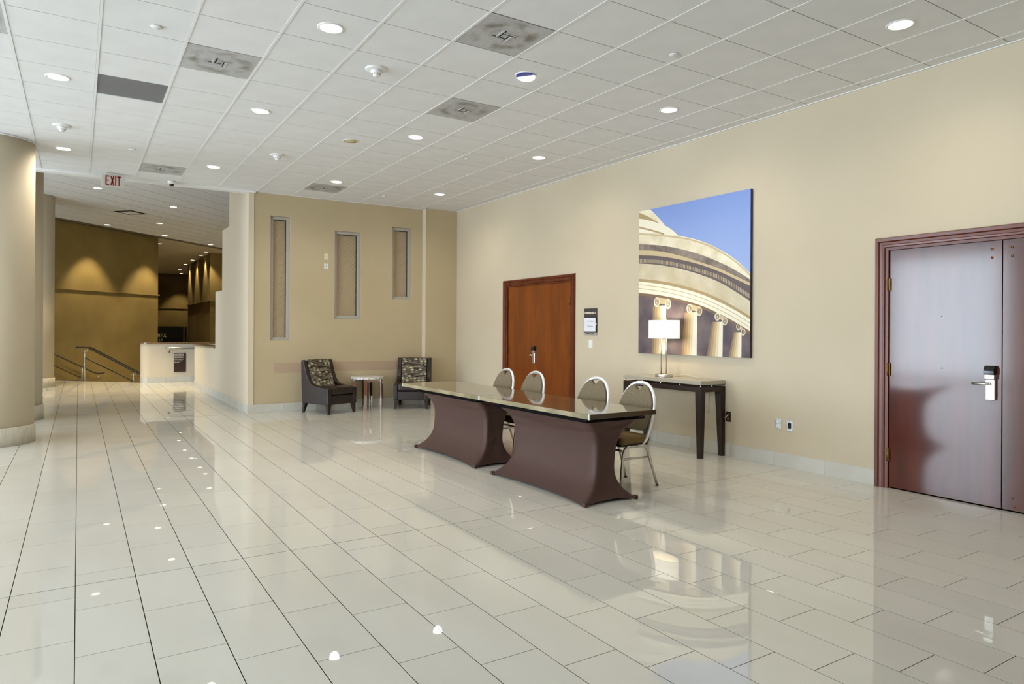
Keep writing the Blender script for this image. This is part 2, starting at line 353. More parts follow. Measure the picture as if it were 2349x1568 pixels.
def cell_area(c):
    q = [px(x, y, 0) for x, y in ((c[0], c[2]), (c[1], c[2]), (c[1], c[3]), (c[0], c[3]))]
    if min(p[2] for p in q) < 0.4: return 0
    cxm, cym = sum(p[0] for p in q) / 4, sum(p[1] for p in q) / 4
    if not (-60 < cxm < 2410 and cym < 1650): return 0
    if cxm < 80 and cym < 1000: return 0
    return abs(sum(q[k][0] * q[(k + 1) % 4][1] - q[(k + 1) % 4][0] * q[k][1] for k in range(4))) / 2
ranked = sorted(cells, key=cell_area, reverse=True)
tile_meshes = {}
rest = MB()
def tile_geo(w, d, t, bv=0.0003):
    m = MB(); a, b_ = w / 2, d / 2
    lo = [(-a, -b_, -t), (a, -b_, -t), (a, b_, -t), (-a, b_, -t)]; mi = [(x, y, -bv) for x, y, z in lo]
    to = [(-a + bv, -b_ + bv, 0), (a - bv, -b_ + bv, 0), (a - bv, b_ - bv, 0), (-a + bv, b_ - bv, 0)]
    f = [(8, 9, 10, 11)] + [(k, (k + 1) % 4, 4 + (k + 1) % 4, 4 + k) for k in range(4)] + [(4 + k, 4 + (k + 1) % 4, 8 + (k + 1) % 4, 8 + k) for k in range(4)] + [(3, 2, 1, 0)]
    return m.add(lo + mi + to, f)
n_obj = 0
for c in ranked:
    w, d, cx_, cy_ = c[1] - c[0], c[3] - c[2], (c[0] + c[1]) / 2, (c[2] + c[3]) / 2
    if cx_ < 1.43 and (c[1] + c[3]) * R2 > 15.94:
        pg = clip([(c[0], c[2]), (c[1], c[2]), (c[1], c[3]), (c[0], c[3])], R2, R2, 15.95)
        if len(pg) > 2: rest.prism(pg, lambda a, b, d: (a, b, d), -0.003, 0.0)
        continue
    if cx_ > 1.43 and c[3] > 20.74:
        if c[2] < 20.73: rest.box(c[0], c[1], c[2], 20.76, -0.003, 0.0)
        continue
    if n_obj < 300:
        key = (round(w, 3), round(d, 3))
        if key not in tile_meshes: tile_meshes[key] = tmp(tile_geo(w, d, 0.003), 'floor_tile', 'floor_tile')
        inst('floor_tile', tile_meshes[key], (cx_, cy_, 0), fl); n_obj += 1
    else:
        t = tile_geo(w, d, 0.003); rest.add([(x + cx_, y + cy_, z) for x, y, z in t.v], t.f)
tag(rest.build('floor_tile_field', 'floor_tile', fl), kind='stuff')
lf = MB(); lf.box(-9.6, 9, 15.5, 46, -1.25, -1.05); tag(lf.build('floor_lower', 'stone_base'), kind='structure')

# ------------------------------------------------------------------ lobby ceiling
ce = thing('ceiling', kind='structure')
MB().box(XL - 0.2, XW + 0.15, YF - 0.2, YB + 0.02, H + 0.012, H + 0.3).build('ceiling_backing', 'ceil_back', ce)
GX, GY, GP = 3.2291, 3.8279, 0.6185
FIX = {(-4, 4): 'd', (-1, 1): 'd', (0, 4): 'd', (-4, 12): 'd', (0, 12): 'd', (-5, 6): 'r', (-7, 4): 'd'}
ct_full = tmp(MB().box(-GP / 2 + 0.009, GP / 2 - 0.009, -GP / 2 + 0.0035, GP / 2 - 0.0035, 0, 0.01), 'ceiling_tile', 'ceil_tile')
ct_cache = {}
rest = MB()
for i in range(-21, 6):
    for j in range(-13, 15):
        if (i, j) in FIX: continue
        x0, x1, y0, y1 = GX + i * GP, GX + (i + 1) * GP, GY + j * GP, GY + (j + 1) * GP
        x1 = min(x1, XW + 0.01); y1 = min(y1, YB); 
        if x1 - x0 < 0.05 or y1 - y0 < 0.03 or x1 < XL or y1 < YF: continue
        a0, a1, b0, b1 = x0 + 0.012, x1 - 0.012, y0 + 0.0042, y1 - 0.0042
        p = px((a0 + a1) / 2, (b0 + b1) / 2, H)
        if -150 < p[0] < 2500 and -120 < p[1] < 520 and p[2] > 0.5:
            key = (round(a1 - a0, 3), round(b1 - b0, 3))
            if key not in ct_cache:
                hx, hy = (a1 - a0) / 2, (b1 - b0) / 2
                ct_cache[key] = tmp(MB().box(-hx, hx, -hy, hy, 0, 0.01), 'ceiling_tile', 'ceil_tile')
            inst('ceiling_tile', ct_cache[key], ((a0 + a1) / 2, (b0 + b1) / 2, H + 0.0035), ce)
        else: rest.box(a0, a1, b0, b1, H + 0.0035, H + 0.0135)
tag(rest.build('ceiling_tile_field', 'ceil_tile', ce), kind='stuff')
tee = tmp(MB().box(-0.0105, 0.0105, YF, YB, 0, 0.02), 'grid_tee', 'ceil_tee')
for i in range(-20, 6): inst('grid_tee', tee, (GX + i * GP, 0, H), ce)
ctee = tmp(MB().box(XL, XW, -0.002, 0.002, 0, 0.012), 'cross_tee', 'ceil_back')
for j in range(-12, 15): inst('cross_tee', ctee, (0, GY + j * GP, H + 0.008), ce)
MB().box(XW - 0.02, XW, YF, YB, H - 0.004, H + 0.02).build('wall_angle', 'ceil_tee', ce)
MB().box(2.5, XW, YB - 0.02, YB, H - 0.004, H + 0.02).build('wall_angle', 'ceil_tee', ce)

# ------------------------------------------------------------------ hall ceiling (45 degree tiles)
cu = thing('ceiling_upper', kind='structure')
ub = MB(); ub.box(XL - 0.2, 9, YB + 0.1, 32.2, ZB + 0.012, ZB + 0.3); ub.box(0.8, 9, 32.2, 46.2, ZB + 0.012, ZB + 0.3); ub.build('ceiling_backing', 'ceil_back', cu)
TP = 0.62
hall_tile = tmp(MB().box(-TP / 2 + 0.0015, TP / 2 - 0.0015, -TP / 2 + 0.008, TP / 2 - 0.008, 0, 0.012), 'ceiling_tile', 'ceil_tile')
rest = MB()
for a in range(-14, 28):
    for k in range(-16, 30):
        s0, n0 = 13.78 + (a + 0.5) * TP, -12.02 + (k + 0.5) * TP
        x, y = sn(s0, n0)
        if y < YB + 0.55 or y > 31.5 or x < XL + 0.3 or x > 8.5 or n0 < -17.97 + TP / 2: continue
        p = px(x, y, ZB)
        if 70 < p[0] < 545 and 395 < p[1] < 640: inst('ceiling_tile', hall_tile, (x, y, ZB), cu, math.pi / 4)
        else:
            q = MB().box(-TP / 2 + 0.0015, TP / 2 - 0.0015, -TP / 2 + 0.008, TP / 2 - 0.008, 0, 0.012).xf(Matrix.Translation((x, y, ZB)) @ Matrix.Rotation(math.pi / 4, 4, 'Z'))
            rest.add(q.v, q.f)
tag(rest.build('ceiling_tile_field', 'ceil_tile', cu), kind='stuff')
pl = MB(); pg = clip([(XL, 18), (9, 18), (9, 46.2), (XL, 46.2)], R2, -R2, -17.97)   # beyond the line of the stair wall
pl.prism(pg, lambda a, b, d: (a, b, d), ZB - 0.004, ZB + 0.012); pl.build('plaster_soffit', 'wall_cream', cu)

# ------------------------------------------------------------------ walls
def structure(mb, name, m, parent=None, bevel=0): return tag(mb.build(name, m, parent, bevel), kind=None if parent else 'structure')
# right wall with two door openings
D1 = (1.60, 3.60, 2.262); D2 = (8.545, 10.42, 2.248)      # y0, y1, head height of the openings
w = MB()
ys = [YF - 0.2, D1[0], D1[1], D2[0], D2[1], YB + 0.2]
for a, b_ in ((ys[0], ys[1]), (ys[2], ys[3]), (ys[4], ys[5])): w.box(XW, XW + 0.15, a, b_, 0, H + 0.2)
for d in (D1, D2): w.box(XW, XW + 0.15, d[0], d[1], d[2], H + 0.2)
structure(w, 'wall_right', 'wall_cream')
# back wall with three narrow windows
WINS = [(2.865, 3.205, 1.268, 3.474), (4.018, 4.520, 1.668, 3.303), (5.155, 5.556, 2.060, 3.467)]
def wall_with_holes(mb, x0, x1, z0, z1, holes, fn):
    xs = sorted({x0, x1, *[h[0] for h in holes], *[h[1] for h in holes]})
    for a, b_ in zip(xs[:-1], xs[1:]):
        zs = [z0]
        for h in sorted(holes, key=lambda h: h[2]):
            if h[0] <= a and h[1] >= b_: fn(mb, a, b_, zs[-1], h[2]); zs.append(h[3])
        fn(mb, a, b_, zs[-1], z1)
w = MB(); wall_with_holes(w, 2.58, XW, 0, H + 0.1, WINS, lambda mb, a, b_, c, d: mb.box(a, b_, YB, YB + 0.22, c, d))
structure(w, 'wall_back', 'wall_cream_shaded')
w = MB().box(2.58, XW, YB, YB + 0.22, H + 0.1, ZB + 0.2); structure(w, 'wall_back_upper', 'wall_cream_shaded')
structure(MB().box(5.80, XW, YB - 0.15, YB, 0, H + 0.02), 'wall_pilaster', 'wall_cream_shaded')
structure(MB().box(2.49, 2.585, YB - 0.012, YB + 0.22, 0, ZB), 'trim_1', 'wall_white')
structure(MB().box(5.794, 5.80, YB - 0.152, YB, 0, H), 'pilaster_side_plate', 'wall_white')  # thin plate added to make the pilaster's window-facing side paler
# rub strip
structure(MB().box(2.935, 5.80, YB - 0.004, YB, 0.700, 0.868), 'trim_2', 'rub_strip')
# corridor side wall, stepping down to a half wall
prof = [(YB + 0.22, 0), (18.95, 0), (18.95, 1.045), (15.86, 1.045), (15.86, 2.257), (15.06, 2.257), (15.06, 3.475), (14.31, 3.475), (14.31, ZB + 0.1), (YB + 0.22, ZB + 0.1)]
structure(MB().prism(prof, lambda a, b, d: (d, a, b), 2.49, 2.67), 'wall_corridor', 'wall_white')
tag(MB().box(2.465, 2.72, 15.86, 19.0, 1.045, 1.085).build('granite_cap', 'granite', bevel=0.004), 'brown speckled granite cap along the corridor half wall', 'stone cap')
# low wall facing the corridor, rounded left end
lw = thing('wall_low', kind='structure')
lp = [(6.0, 20.75), (1.62, 20.75)] + [(1.62 - 0.20 * math.sin(t), 20.95 - 0.20 * math.cos(t)) for t in [k * math.pi / 10 for k in range(1, 11)]] + [(6.0, 21.15)]
lwm = MB(); lwm.prism(lp, lambda a, b, d: (a, b, d), -1.0, 1.045); lwm.build('low_wall_body', 'wall_white', lw)
lc = [(6.0, 20.72), (1.62, 20.72)] + [(1.62 - 0.23 * math.sin(t), 20.95 - 0.23 * math.cos(t)) for t in [k * math.pi / 10 for k in range(1, 11)]] + [(6.0, 21.18)]
MB().prism(lc, lambda a, b, d: (a, b, d), 1.045, 1.085).build('low_wall_cap', 'granite', lw)
# bulkhead between the two ceilings
structure(MB().box(XL - 0.2, 2.6, YB - 0.06, YB + 0.12, H - 0.03, ZB + 0.2), 'trim_3', 'white_paint')
# stair wall at 45 degrees with its rail moulding
def slab45(mb, s0, s1, n0, n1, z0, z1): return mb.prism([sn(s0, n0), sn(s1, n0), sn(s1, n1), sn(s0, n1)], lambda a, b, d: (a, b, d), z0, z1)
structure(slab45(MB(), 4.2, 21.42, -17.97, -18.3, -1.2, ZB + 0.02), 'wall_stair', 'wall_brown')
structure(slab45(MB(), 4.5, 21.46, -17.93, -17.98, 2.645, 2.685), 'trim_4', 'wall_brown')
structure(MB().box(4.8, 7.0, 32.0, 39.0, -1.2, ZB + 0.02), 'wall_hall_right', 'wall_brown')
structure(MB().box(7.0, 9.2, 32.0, 32.3, -1.2, ZB + 0.02), 'wall_hall_front', 'wall_brown')
structure(MB().box(0.6, 7.2, 45.8, 46.1, -1.2, ZB + 0.02), 'wall_far', 'wall_brown')
structure(MB().box(0.6, 0.9, 27.2, 46.1, -1.2, ZB + 0.02), 'wall_hall_left', 'wall_brown')
structure(MB().box(7.0, 7.2, 39.0, 45.8, -1.2, ZB + 0.02), 'wall_hall_end', 'wall_brown')
structure(MB().box(9.0, 9.2, YB, 32.3, -1.2, ZB + 0.2), 'wall_hall_outer', 'wall_cream')
mo = MB(); mo.box(4.755, 4.8, 31.96, 39.0, 2.645, 2.685); mo.box(4.755, 9, 31.955, 32.0, 2.645, 2.685); structure(mo, 'trim_5', 'wall_brown')
structure(MB().box(0.9, 7.0, 45.755, 45.8, 2.645, 2.685), 'trim_6', 'wall_brown')
# wall behind the camera and the window wall on the left
structure(MB().box(XL - 0.2, XW + 0.15, YF - 0.2, YF, 0, H + 0.2), 'wall_front', 'wall_cream')
w = MB(); holes = [(b0, b1, 0.06, 3.82) for b0, b1 in BAYS]
wall_with_holes(w, YF - 0.2, 16.6, 0, ZB + 0.2, holes, lambda mb, a, b_, c, d: mb.box(XL - 0.2, XL, a, b_, c, d))
structure(w, 'wall_left', 'wall_white')
for k, (b0, b1) in enumerate(BAYS):
    wn_ = thing('window_%d' % (k + 4), (XL, b0, 0), kind='structure')
    nb = 3
    for q in range(nb + 1): MB().box(-0.12, -0.06, (b1 - b0) * q / nb - 0.03, (b1 - b0) * q / nb + 0.03, 0.06, 3.82).build('mullion', 'window_frame', wn_)
    MB().box(-0.12, -0.06, 0, b1 - b0, 0.06, 0.12).build('sill', 'window_frame', wn_)
    for q in range(nb): MB().box(-0.094, -0.088, (b1 - b0) * q / nb + 0.03, (b1 - b0) * (q + 1) / nb - 0.03, 0.12, 3.82).build('pane', 'clear_glass', wn_)

# ------------------------------------------------------------------ baseboards, tile by tile
BT = 0.607; BBH = 0.153
bb_mesh = {}
def bb_tile(parent, p0, d, ln_, nrm):
    key = round(ln_, 3)
    if key not in bb_mesh: bb_mesh[key] = tmp(MB().box(0.001, ln_ - 0.001, 0, 0.011, 0.001, BBH), 'baseboard_tile', 'stone_base')
    o = inst('baseboard_tile', bb_mesh[key], (p0[0] + nrm[0] * 0.011, p0[1] + nrm[1] * 0.011, 0), parent)
    ex, ey = Vector((d[0], d[1], 0)), Vector((-nrm[0], -nrm[1], 0)); ez = Vector((0, 0, 1))
    if ex.cross(ey).z < 0: ex = -ex; o.location = (p0[0] + nrm[0] * 0.011 + d[0] * ln_, p0[1] + nrm[1] * 0.011 + d[1] * ln_, 0)
    o.rotation_euler = (0, 0, math.atan2(ex.y, ex.x))
bbr = thing('baseboard_right', kind='structure')
def run_right(y0, y1):
    ks = [y0] + [4.232 + BT * k for k in range(-14, 16) if y0 + 0.02 < 4.232 + BT * k < y1 - 0.02] + [y1]
    for a, b_ in zip(ks[:-1], ks[1:]): bb_tile(bbr, (XW, a), (0, 1), b_ - a, (-1, 0))
run_right(3.715, 8.435); run_right(10.53, YB - 0.15); run_right(-1.0, 1.48)
bbb = thing('baseboard_back', kind='structure')
x = 2.49; xs = [2.49]
while xs[-1] + BT < 5.80: xs.append(xs[-1] + BT)
xs.append(5.80)
for a, b_ in zip(xs[:-1], xs[1:]): bb_tile(bbb, (a, YB - 0.012), (1, 0), b_ - a, (0, -1))
bb_tile(bbb, (5.80, YB - 0.15), (1, 0), XW - 5.80, (0, -1)); bb_tile(bbb, (5.80, YB - 0.15), (0, 1), 0.14, (-1, 0))
bbc = thing('baseboard_corridor', kind='structure'); y = YB + 0.0
while y < 18.9: bb_tile(bbc, (2.49, y), (0, 1), min(BT, 18.95 - y), (-1, 0)); y += BT
bbl = thing('baseboard_low_wall', kind='structure')
for a, b_ in ((1.62, 2.02), (2.02, 2.63), (2.63, 3.24)): bb_tile(bbl, (a, 20.75), (1, 0), b_ - a, (0, -1))
q = [(1.62 - 0.211 * math.sin(t), 20.95 - 0.211 * math.cos(t)) for t in [k * math.pi / 12 for k in range(0, 10)]]; qi = [(1.62 - 0.195 * math.sin(t), 20.95 - 0.195 * math.cos(t)) for t in [k * math.pi / 12 for k in range(9, -1, -1)]]
MB().prism(q + qi, lambda a, b, d: (a, b, d), 0.001, BBH).build('rounded_base_tile', 'stone_base', bbl)

# ------------------------------------------------------------------ columns
def column(x, y, z1, label):
    t = thing('column', (x, y, 0), label=label, cat='column', group='round columns in a row')
    MB().lathe([(0.45, 0.21), (0.45, z1)], seg=64).build('shaft', 'column', t)
    MB().lathe([(0.466, 0.0), (0.466, 0.225), (0.462, 0.232), (0.44, 0.232)], seg=64).build('base', 'column_base', t)
    if z1 < 4: MB().lathe([(0.475, z1 - 0.012), (0.475, z1), (0.44, z1)], seg=64).build('ceiling_ring', 'ceil_tee', t)
column(-0.93, 10.93, H, 'wide round cream column at the left edge, nearest of the columns')
column(-0.935, 13.57, ZB, 'round column mostly hidden just behind the nearest column')
column(-0.95, 20.6, ZB, 'farthest round column beside the stair landing')

# ------------------------------------------------------------------ back-wall windows
for k, (x0, x1, z0, z1) in enumerate(WINS):
    t = thing('window_%d' % (k + 1), (0, 0, 0), kind='structure')
    ya, yb = YB + 0.045, YB + 0.095; fw = 0.055
    MB().box(x0, x0 + fw, ya, yb, z0, z1).build('frame_side', 'window_frame', t, 0.003)
    MB().box(x1 - fw, x1, ya, yb, z0, z1).build('frame_side', 'window_frame', t, 0.003)
    MB().box(x0 + fw, x1 - fw, ya, yb, z1 - fw, z1).build('frame_head', 'window_frame', t, 0.003)
    MB().box(x0 + fw, x1 - fw, ya, yb, z0, z0 + fw).build('frame_sill', 'window_frame', t, 0.003)
    q = MB(); q.box(x1 - fw - 0.012, x1 - fw, yb - 0.014, yb + 0.004, z0 + fw, z1 - fw); q.box(x0 + fw, x1 - fw, yb - 0.014, yb + 0.004, z1 - fw - 0.012, z1 - fw); q.build('gasket', 'black', t)
    p = MB().box(x0 + fw, x1 - fw, yb - 0.004, yb + 0.004, z0 + fw, z1 - fw).build('pane', 'glass_reeded', t)
    # dim textured backing sheet of the light box behind the glass
    MB().box(x0, x1, YB + 0.20, YB + 0.215, z0, z1).build('back_sheet', 'wall_cream_shaded', t)

# ------------------------------------------------------------------ doors
def frame_profile(depth0):
    # stepped casing cross-section: (offset outward from the opening, projection from the wall)
    return [(-0.012, -0.06), (-0.012, 0.010), (0.012, 0.014), (0.018, 0.026), (0.034, 0.028), (0.040, 0.020), (0.062, 0.024), (0.072, 0.036), (0.098, 0.040), (0.104, 0.030), (0.112, 0.0)]
def casing(name, parent, y0, y1, zt, m):
    pr = frame_profile(0)
    def sweep(pts):   # pts: list of 2 end functions mapping (off, proj) -> xyz
        mb = MB(); A = [pts[0](o, p) for o, p in pr]; B = [pts[1](o, p) for o, p in pr]; n_ = len(pr)
        mb.add(A + B, [(i, i + 1, n_ + i + 1, n_ + i) for i in range(n_ - 1)] + [tuple(range(n_)), tuple(range(2 * n_ - 1, n_ - 1, -1)), (n_ - 1, 0, n_, 2 * n_ - 1)])
        return mb
    sweep([lambda o, p: (XW - p, y1 + o, 0.0), lambda o, p: (XW - p, y1 + o, zt + o)]).build('casing_side', m, parent)
    sweep([lambda o, p: (XW - p, y0 - o, 0.0), lambda o, p: (XW - p, y0 - o, zt + o)]).build('casing_side', m, parent)
    sweep([lambda o, p: (XW - p, y1 + o, zt + o), lambda o, p: (XW - p, y0 - o, zt + o)]).build('casing_head', m, parent)
def hinge(parent, y, z):
    q = MB(); q.tube([(XW - 0.012, y, z - 0.06), (XW - 0.012, y, z + 0.06)], 0.008, 10); q.box(XW - 0.006, XW - 0.002, y - 0.016, y + 0.016, z - 0.058, z + 0.058)
    q.build('hinge', 'brass', parent)
def lever_lock(parent, y, z, m_lever='steel'):
    """card lock on a door leaf at y, z (centre), facing -x; lever points to +y"""
    x0 = XF - 0.001
    L = bpy.data.objects.new('card_lock', None); C.objects.link(L); L.parent = parent
    o = MB().box(x0 - 0.030, x0, y - 0.036, y + 0.036, z - 0.145, z + 0.03).build('lock_plate', 'steel', parent, 0.006)
    MB().box(x0 - 0.048, x0, y - 0.040, y + 0.040, z + 0.03, z + 0.075).build('lock_collar', 'steel', parent, 0.008)
    hd = [(-0.0, 0.07), (0.055, 0.07), (0.058, 0.10), (0.050, 0.128), (0.030, 0.145), (0.0, 0.145)]
    MB().prism(hd, lambda a, b, d: (x0 - a, d, z + b), y - 0.040, y + 0.040).build('card_reader', 'black_gloss', parent, 0.004)
    lv = MB(); lv.tube([(x0 - 0.02, y, z - 0.005), (x0 - 0.062, y, z - 0.005)], 0.013, 12); lv.tube([(x0 - 0.062, y - 0.012, z - 0.005), (x0 - 0.064, y + 0.05, z - 0.006), (x0 - 0.060, y + 0.125, z - 0.008)], [0.013, 0.0115, 0.010], 12)
    lv.build('lever', m_lever, parent); bpy.data.objects.remove(L)
XF = XW + 0.008                                              # face of the door leaves
d1 = thing('door_1', (0, 0, 0), kind='structure')
casing('casing', d1, D1[0], D1[1], D1[2], 'wood_frame')
seam = 2.645
lfL = MB().box(XF, XF + 0.045, seam + 0.003, D1[1] - 0.016, 0.012, D1[2] - 0.014).build('leaf', 'wood_near', d1, 0.002)
MATS['wood_near'].node_tree.nodes['Principled BSDF'].inputs['Coat IOR'].default_value = 1.52
lfR = MB().box(XF, XF + 0.045, D1[0] + 0.016, seam - 0.003, 0.012, D1[2] - 0.014).build('leaf', 'wood_near', d1, 0.002)
MB().box(XF + 0.05, XF + 0.12, D1[0], D1[1], 0, D1[2]).build('closed_opening', 'shadow_gap', d1)
for z in (1.925, 1.122, 0.317): hinge(lfL, 3.588, z)
lever_lock(lfL, 2.722, 1.052)
for y, z in ((2.722, 2.178), (2.722, 2.108)): MB().lathe([(0.011, 0), (0.010, 0.004), (0.0, 0.007)], seg=16).xf(Matrix.Translation((XF, y, z)) @ Matrix.Rotation(-math.pi / 2, 4, 'Y')).build('bolt_head', 'brass_dull', lfL)
for y, z in ((2.575, 2.182), (2.575, 2.110), (2.563, 0.117), (2.557, 0.047)): MB().lathe([(0.011, 0), (0.010, 0.004), (0.0, 0.007)], seg=16).xf(Matrix.Translation((XF, y, z)) @ Matrix.Rotation(-math.pi / 2, 4, 'Y')).build('bolt_head', 'brass_dull', lfR)
for y, z in ((3.119, 1.619), (3.117, 1.157)): MB().lathe([(0.006, 0), (0.005, 0.002), (0.0, 0.002)], seg=12).xf(Matrix.Translation((XF, y, z)) @ Matrix.Rotation(-math.pi / 2, 4, 'Y')).build('screw_hole', 'black', lfL)
d2 = thing('door_2', (0, 0, 0), kind='structure')
casing('casing', d2, D2[0], D2[1], D2[2], 'wood_frame')
lfL = MB().box(XF, XF + 0.045, 9.475, D2[1] - 0.014, 0.012, D2[2] - 0.014).build('leaf', 'wood_far', d2, 0.002)
lfR = MB().box(XF, XF + 0.045, D2[0] + 0.014, 9.472, 0.012, D2[2] - 0.014).build('leaf', 'wood_far', d2, 0.002)
MB().box(XF + 0.05, XF + 0.12, D2[0], D2[1], 0, D2[2]).build('closed_opening', 'shadow_gap', d2)
for z in (1.93, 1.135, 0.33): hinge(lfL, 10.408, z); hinge(lfR, 8.558, z)
lever_lock(lfL, 9.555, 1.06)
for y, z in ((9.54, 2.17), (9.54, 2.10)): MB().lathe([(0.009, 0), (0.0, 0.005)], seg=12).xf(Matrix.Translation((XF, y, z)) @ Matrix.Rotation(-math.pi / 2, 4, 'Y')).build('bolt_head', 'brass_dull', lfL)
for y, z in ((9.40, 2.165), (9.40, 2.095)): MB().lathe([(0.009, 0), (0.0, 0.005)], seg=12).xf(Matrix.Translation((XF, y, z)) @ Matrix.Rotation(-math.pi / 2, 4, 'Y')).build('bolt_head', 'brass_dull', lfR)

# ------------------------------------------------------------------ ceiling fixtures of the lobby
def cell_c(i, j): return (GX + (i + 0.5) * GP, GY + (j + 0.5) * GP)
def disc_lamp(parent, z, watt, col, spot=None):
    l = bpy.data.lights.new('lamp_light', 'SPOT'); l.energy = watt; l.color = col; l.spot_size = spot or math.radians(165); l.spot_blend = 0.5 if spot else 1.0; l.shadow_soft_size = 0.07
    o = bpy.data.objects.new('lamp_light', l); C.objects.link(o); o.location = (0, 0, z); o.parent = parent
ring_me = tmp(MB().lathe([(0.082, 0.004), (0.086, -0.006), (0.098, -0.007), (0.104, -0.002), (0.106, 0.004)], seg=40), 'trim_ring', 'white_plastic')
lens_me = tmp(MB().lathe([(0.0, 0.001), (0.087, 0.001), (0.087, 0.006)], seg=40), 'lens', 'lens')
lens_w = tmp(MB().lathe([(0.0, 0.001), (0.087, 0.001), (0.087, 0.006)], seg=32), 'lens', 'lens_warm')
def downlight(x, y, z, label, warm=False, watt=62, group='round recessed lights in the lobby ceiling', tilt=False, spot=None):
    t = thing('recessed_light', (x, y, z), label=label, cat='ceiling light', group=group)
    inst('trim_ring', ring_me, (0, 0, 0), t)
    le = inst('lens', lens_w if warm else lens_me, (0, 0, -0.004), t)
    if tilt:
        le.rotation_euler = (math.radians(-7), math.radians(9), 0); le.location = (0, 0, -0.014)
        MB().lathe([(0.084, -0.012), (0.090, -0.012), (0.090, 0.006)], seg=32).build('blue_film_ring', 'blue_film', t)
    disc_lamp(t, -0.03, watt, (1.0, 0.92, 0.78) if not warm else WARM, spot)
A_L = [(3, -2, 'round recessed light at the upper right, above the large double door'),
       (-3, 2, 'round recessed light nearest the top edge of the photo, left of the smoke detector'),
       (0, 2, 'round recessed light with a tilted lens and blue film edge'),
       (3, 2, 'round recessed light above the left half of the dome picture'),
       (-6, 6, 'round recessed light left of the dark return grille'),
       (-3, 6, 'round recessed light below and right of the soiled diffuser in the upper left'),
       (0, 6, 'round recessed light right of the tan ceiling speaker'),
       (3, 6, 'round recessed light close to the right wall above the far wooden door'),
       (-6, 11, 'round recessed light beside the top of the nearest column'),
       (-3, 11, 'round recessed light above the dome camera and left corner of the back wall'),
       (0, 11, 'round recessed light just in front of the farthest soiled diffuser'),
       (3, 11, 'round recessed light nearest the far right corner of the lobby')]
for i, j, lb in A_L: downlight(*cell_c(i, j), H + 0.003, lb, tilt=(i, j) == (0, 2))
slat_me = tmp(MB().box(-0.065, 0.065, -0.007, 0.007, -0.006, 0.0), 'louver', 'louver')
slat_dk = tmp(MB().box(-0.055, 0.055, -0.004, 0.004, -0.002, 0.001), 'louver_slot', 'shadow_gap')
hp = GP / 2 - 0.009
def diffuser(i, j, label):
    x, y = cell_c(i, j)
    t = thing('air_diffuser', (x, y, H + 0.003), label=label, cat='air vent', group='soiled square air diffusers')
    pn = MB().box(-hp, hp, -hp, hp, 0, 0.008).build('perforated_panel', 'soiled_panel', t)
    for k in range(4):
        a = k * math.pi / 2; dx, dy = 0.0, -0.055
        cxk, cyk = dx * math.cos(a) - dy * math.sin(a), dx * math.sin(a) + dy * math.cos(a); ox, oy = 0.035 * math.cos(a), 0.035 * math.sin(a)
        inst('louver', slat_me, (cxk + ox, cyk + oy, 0), pn, a)
        inst('louver_slot', slat_dk, (cxk * 0.6 + ox, cyk * 0.6 + oy, 0), pn, a)
diffuser(-4, 4, 'soiled square air diffuser in the upper left, beyond the dark return grille')
diffuser(-1, 1, 'largest soiled square air diffuser at the top centre of the ceiling')
diffuser(0, 4, 'soiled square air diffuser between the tilted-lens light and the tan speaker')
diffuser(-4, 12, 'soiled square air diffuser above the exit sign and dome camera')
diffuser(0, 12, 'soiled square air diffuser nearest the back wall with the windows')
diffuser(-7, 4, 'soiled square air diffuser cut off by the left edge of the photo')
x, y = cell_c(-5, 6); t = thing('return_grille', (x, y, H + 0.003), label='plain dark grey square return grille in the upper left of the ceiling', cat='air vent')
MB().box(-hp, hp, -hp, hp, 0.003, 0.008).build('mesh_panel', 'return_grille', t)
for k in range(24): 
    a = -hp + (k + 0.5) * 2 * hp / 24; MB().box(-hp, hp, a - 0.004, a + 0.004, 0.0, 0.003).build('grille_bar', 'return_grille', t)
def sprinkler(x, y, z, label, m='white_plastic'):
    t = thing('sprinkler_cap', (x, y, z), label=label, cat='sprinkler', group='flat sprinkler cover caps')
    MB().lathe([(0.0, -0.008), (0.040, -0.008), (0.042, -0.005), (0.042, 0.0)], seg=28).build('cover_plate', m, t)
    MB().lathe([(0.030, -0.005), (0.030, 0.006)], seg=24).build('collar', 'shadow_gap', t)
sprinkler(0.514, 6.103, H + 0.002, 'flat white sprinkler cap nearest the top left corner of the photo')
sprinkler(4.344, 4.271, H + 0.002, 'flat white sprinkler cap in the upper right, left of the lone corner light')
sprinkler(0.603, 10.472, H + 0.002, 'flat white sprinkler cap above and right of the exit sign')
sprinkler(4.587, 8.458, H + 0.002, 'flat white sprinkler cap right of the centre of the ceiling')
sprinkler(4.636, 11.634, H + 0.002, 'flat white sprinkler cap close above the third narrow window')
def smoke(i, j, label):
    x, y = cell_c(i, j); t = thing('smoke_detector', (x, y, H + 0.003), label=label, cat='smoke detector', group='white smoke detectors')
    MB().lathe([(0.0, 0), (0.10, 0.0), (0.10, -0.006), (0.080, -0.013), (0.052, -0.018), (0.0, -0.018)], seg=36).build('mounting_plate', 'white_plastic', t)
    hd_ = MB().lathe([(0.052, -0.016), (0.050, -0.034), (0.040, -0.046), (0.034, -0.050), (0.030, -0.064), (0.024, -0.072), (0.0, -0.074)], seg=36).build('sensor_head', 'white_plastic', t)
    for k in range(8):
        a = k * math.pi / 4; MB().box(-0.004, 0.004, 0.034, 0.040, -0.052, -0.040).xf(Matrix.Rotation(a, 4, 'Z')).build('smoke_slot', 'black', hd_)
smoke(-2, 3, 'white smoke detector near the top centre, right of the first bright light')
smoke(-6, 9, 'white smoke detector above the nearest column')
smoke(-2, 9, 'white smoke detector left of the tan ceiling speaker')
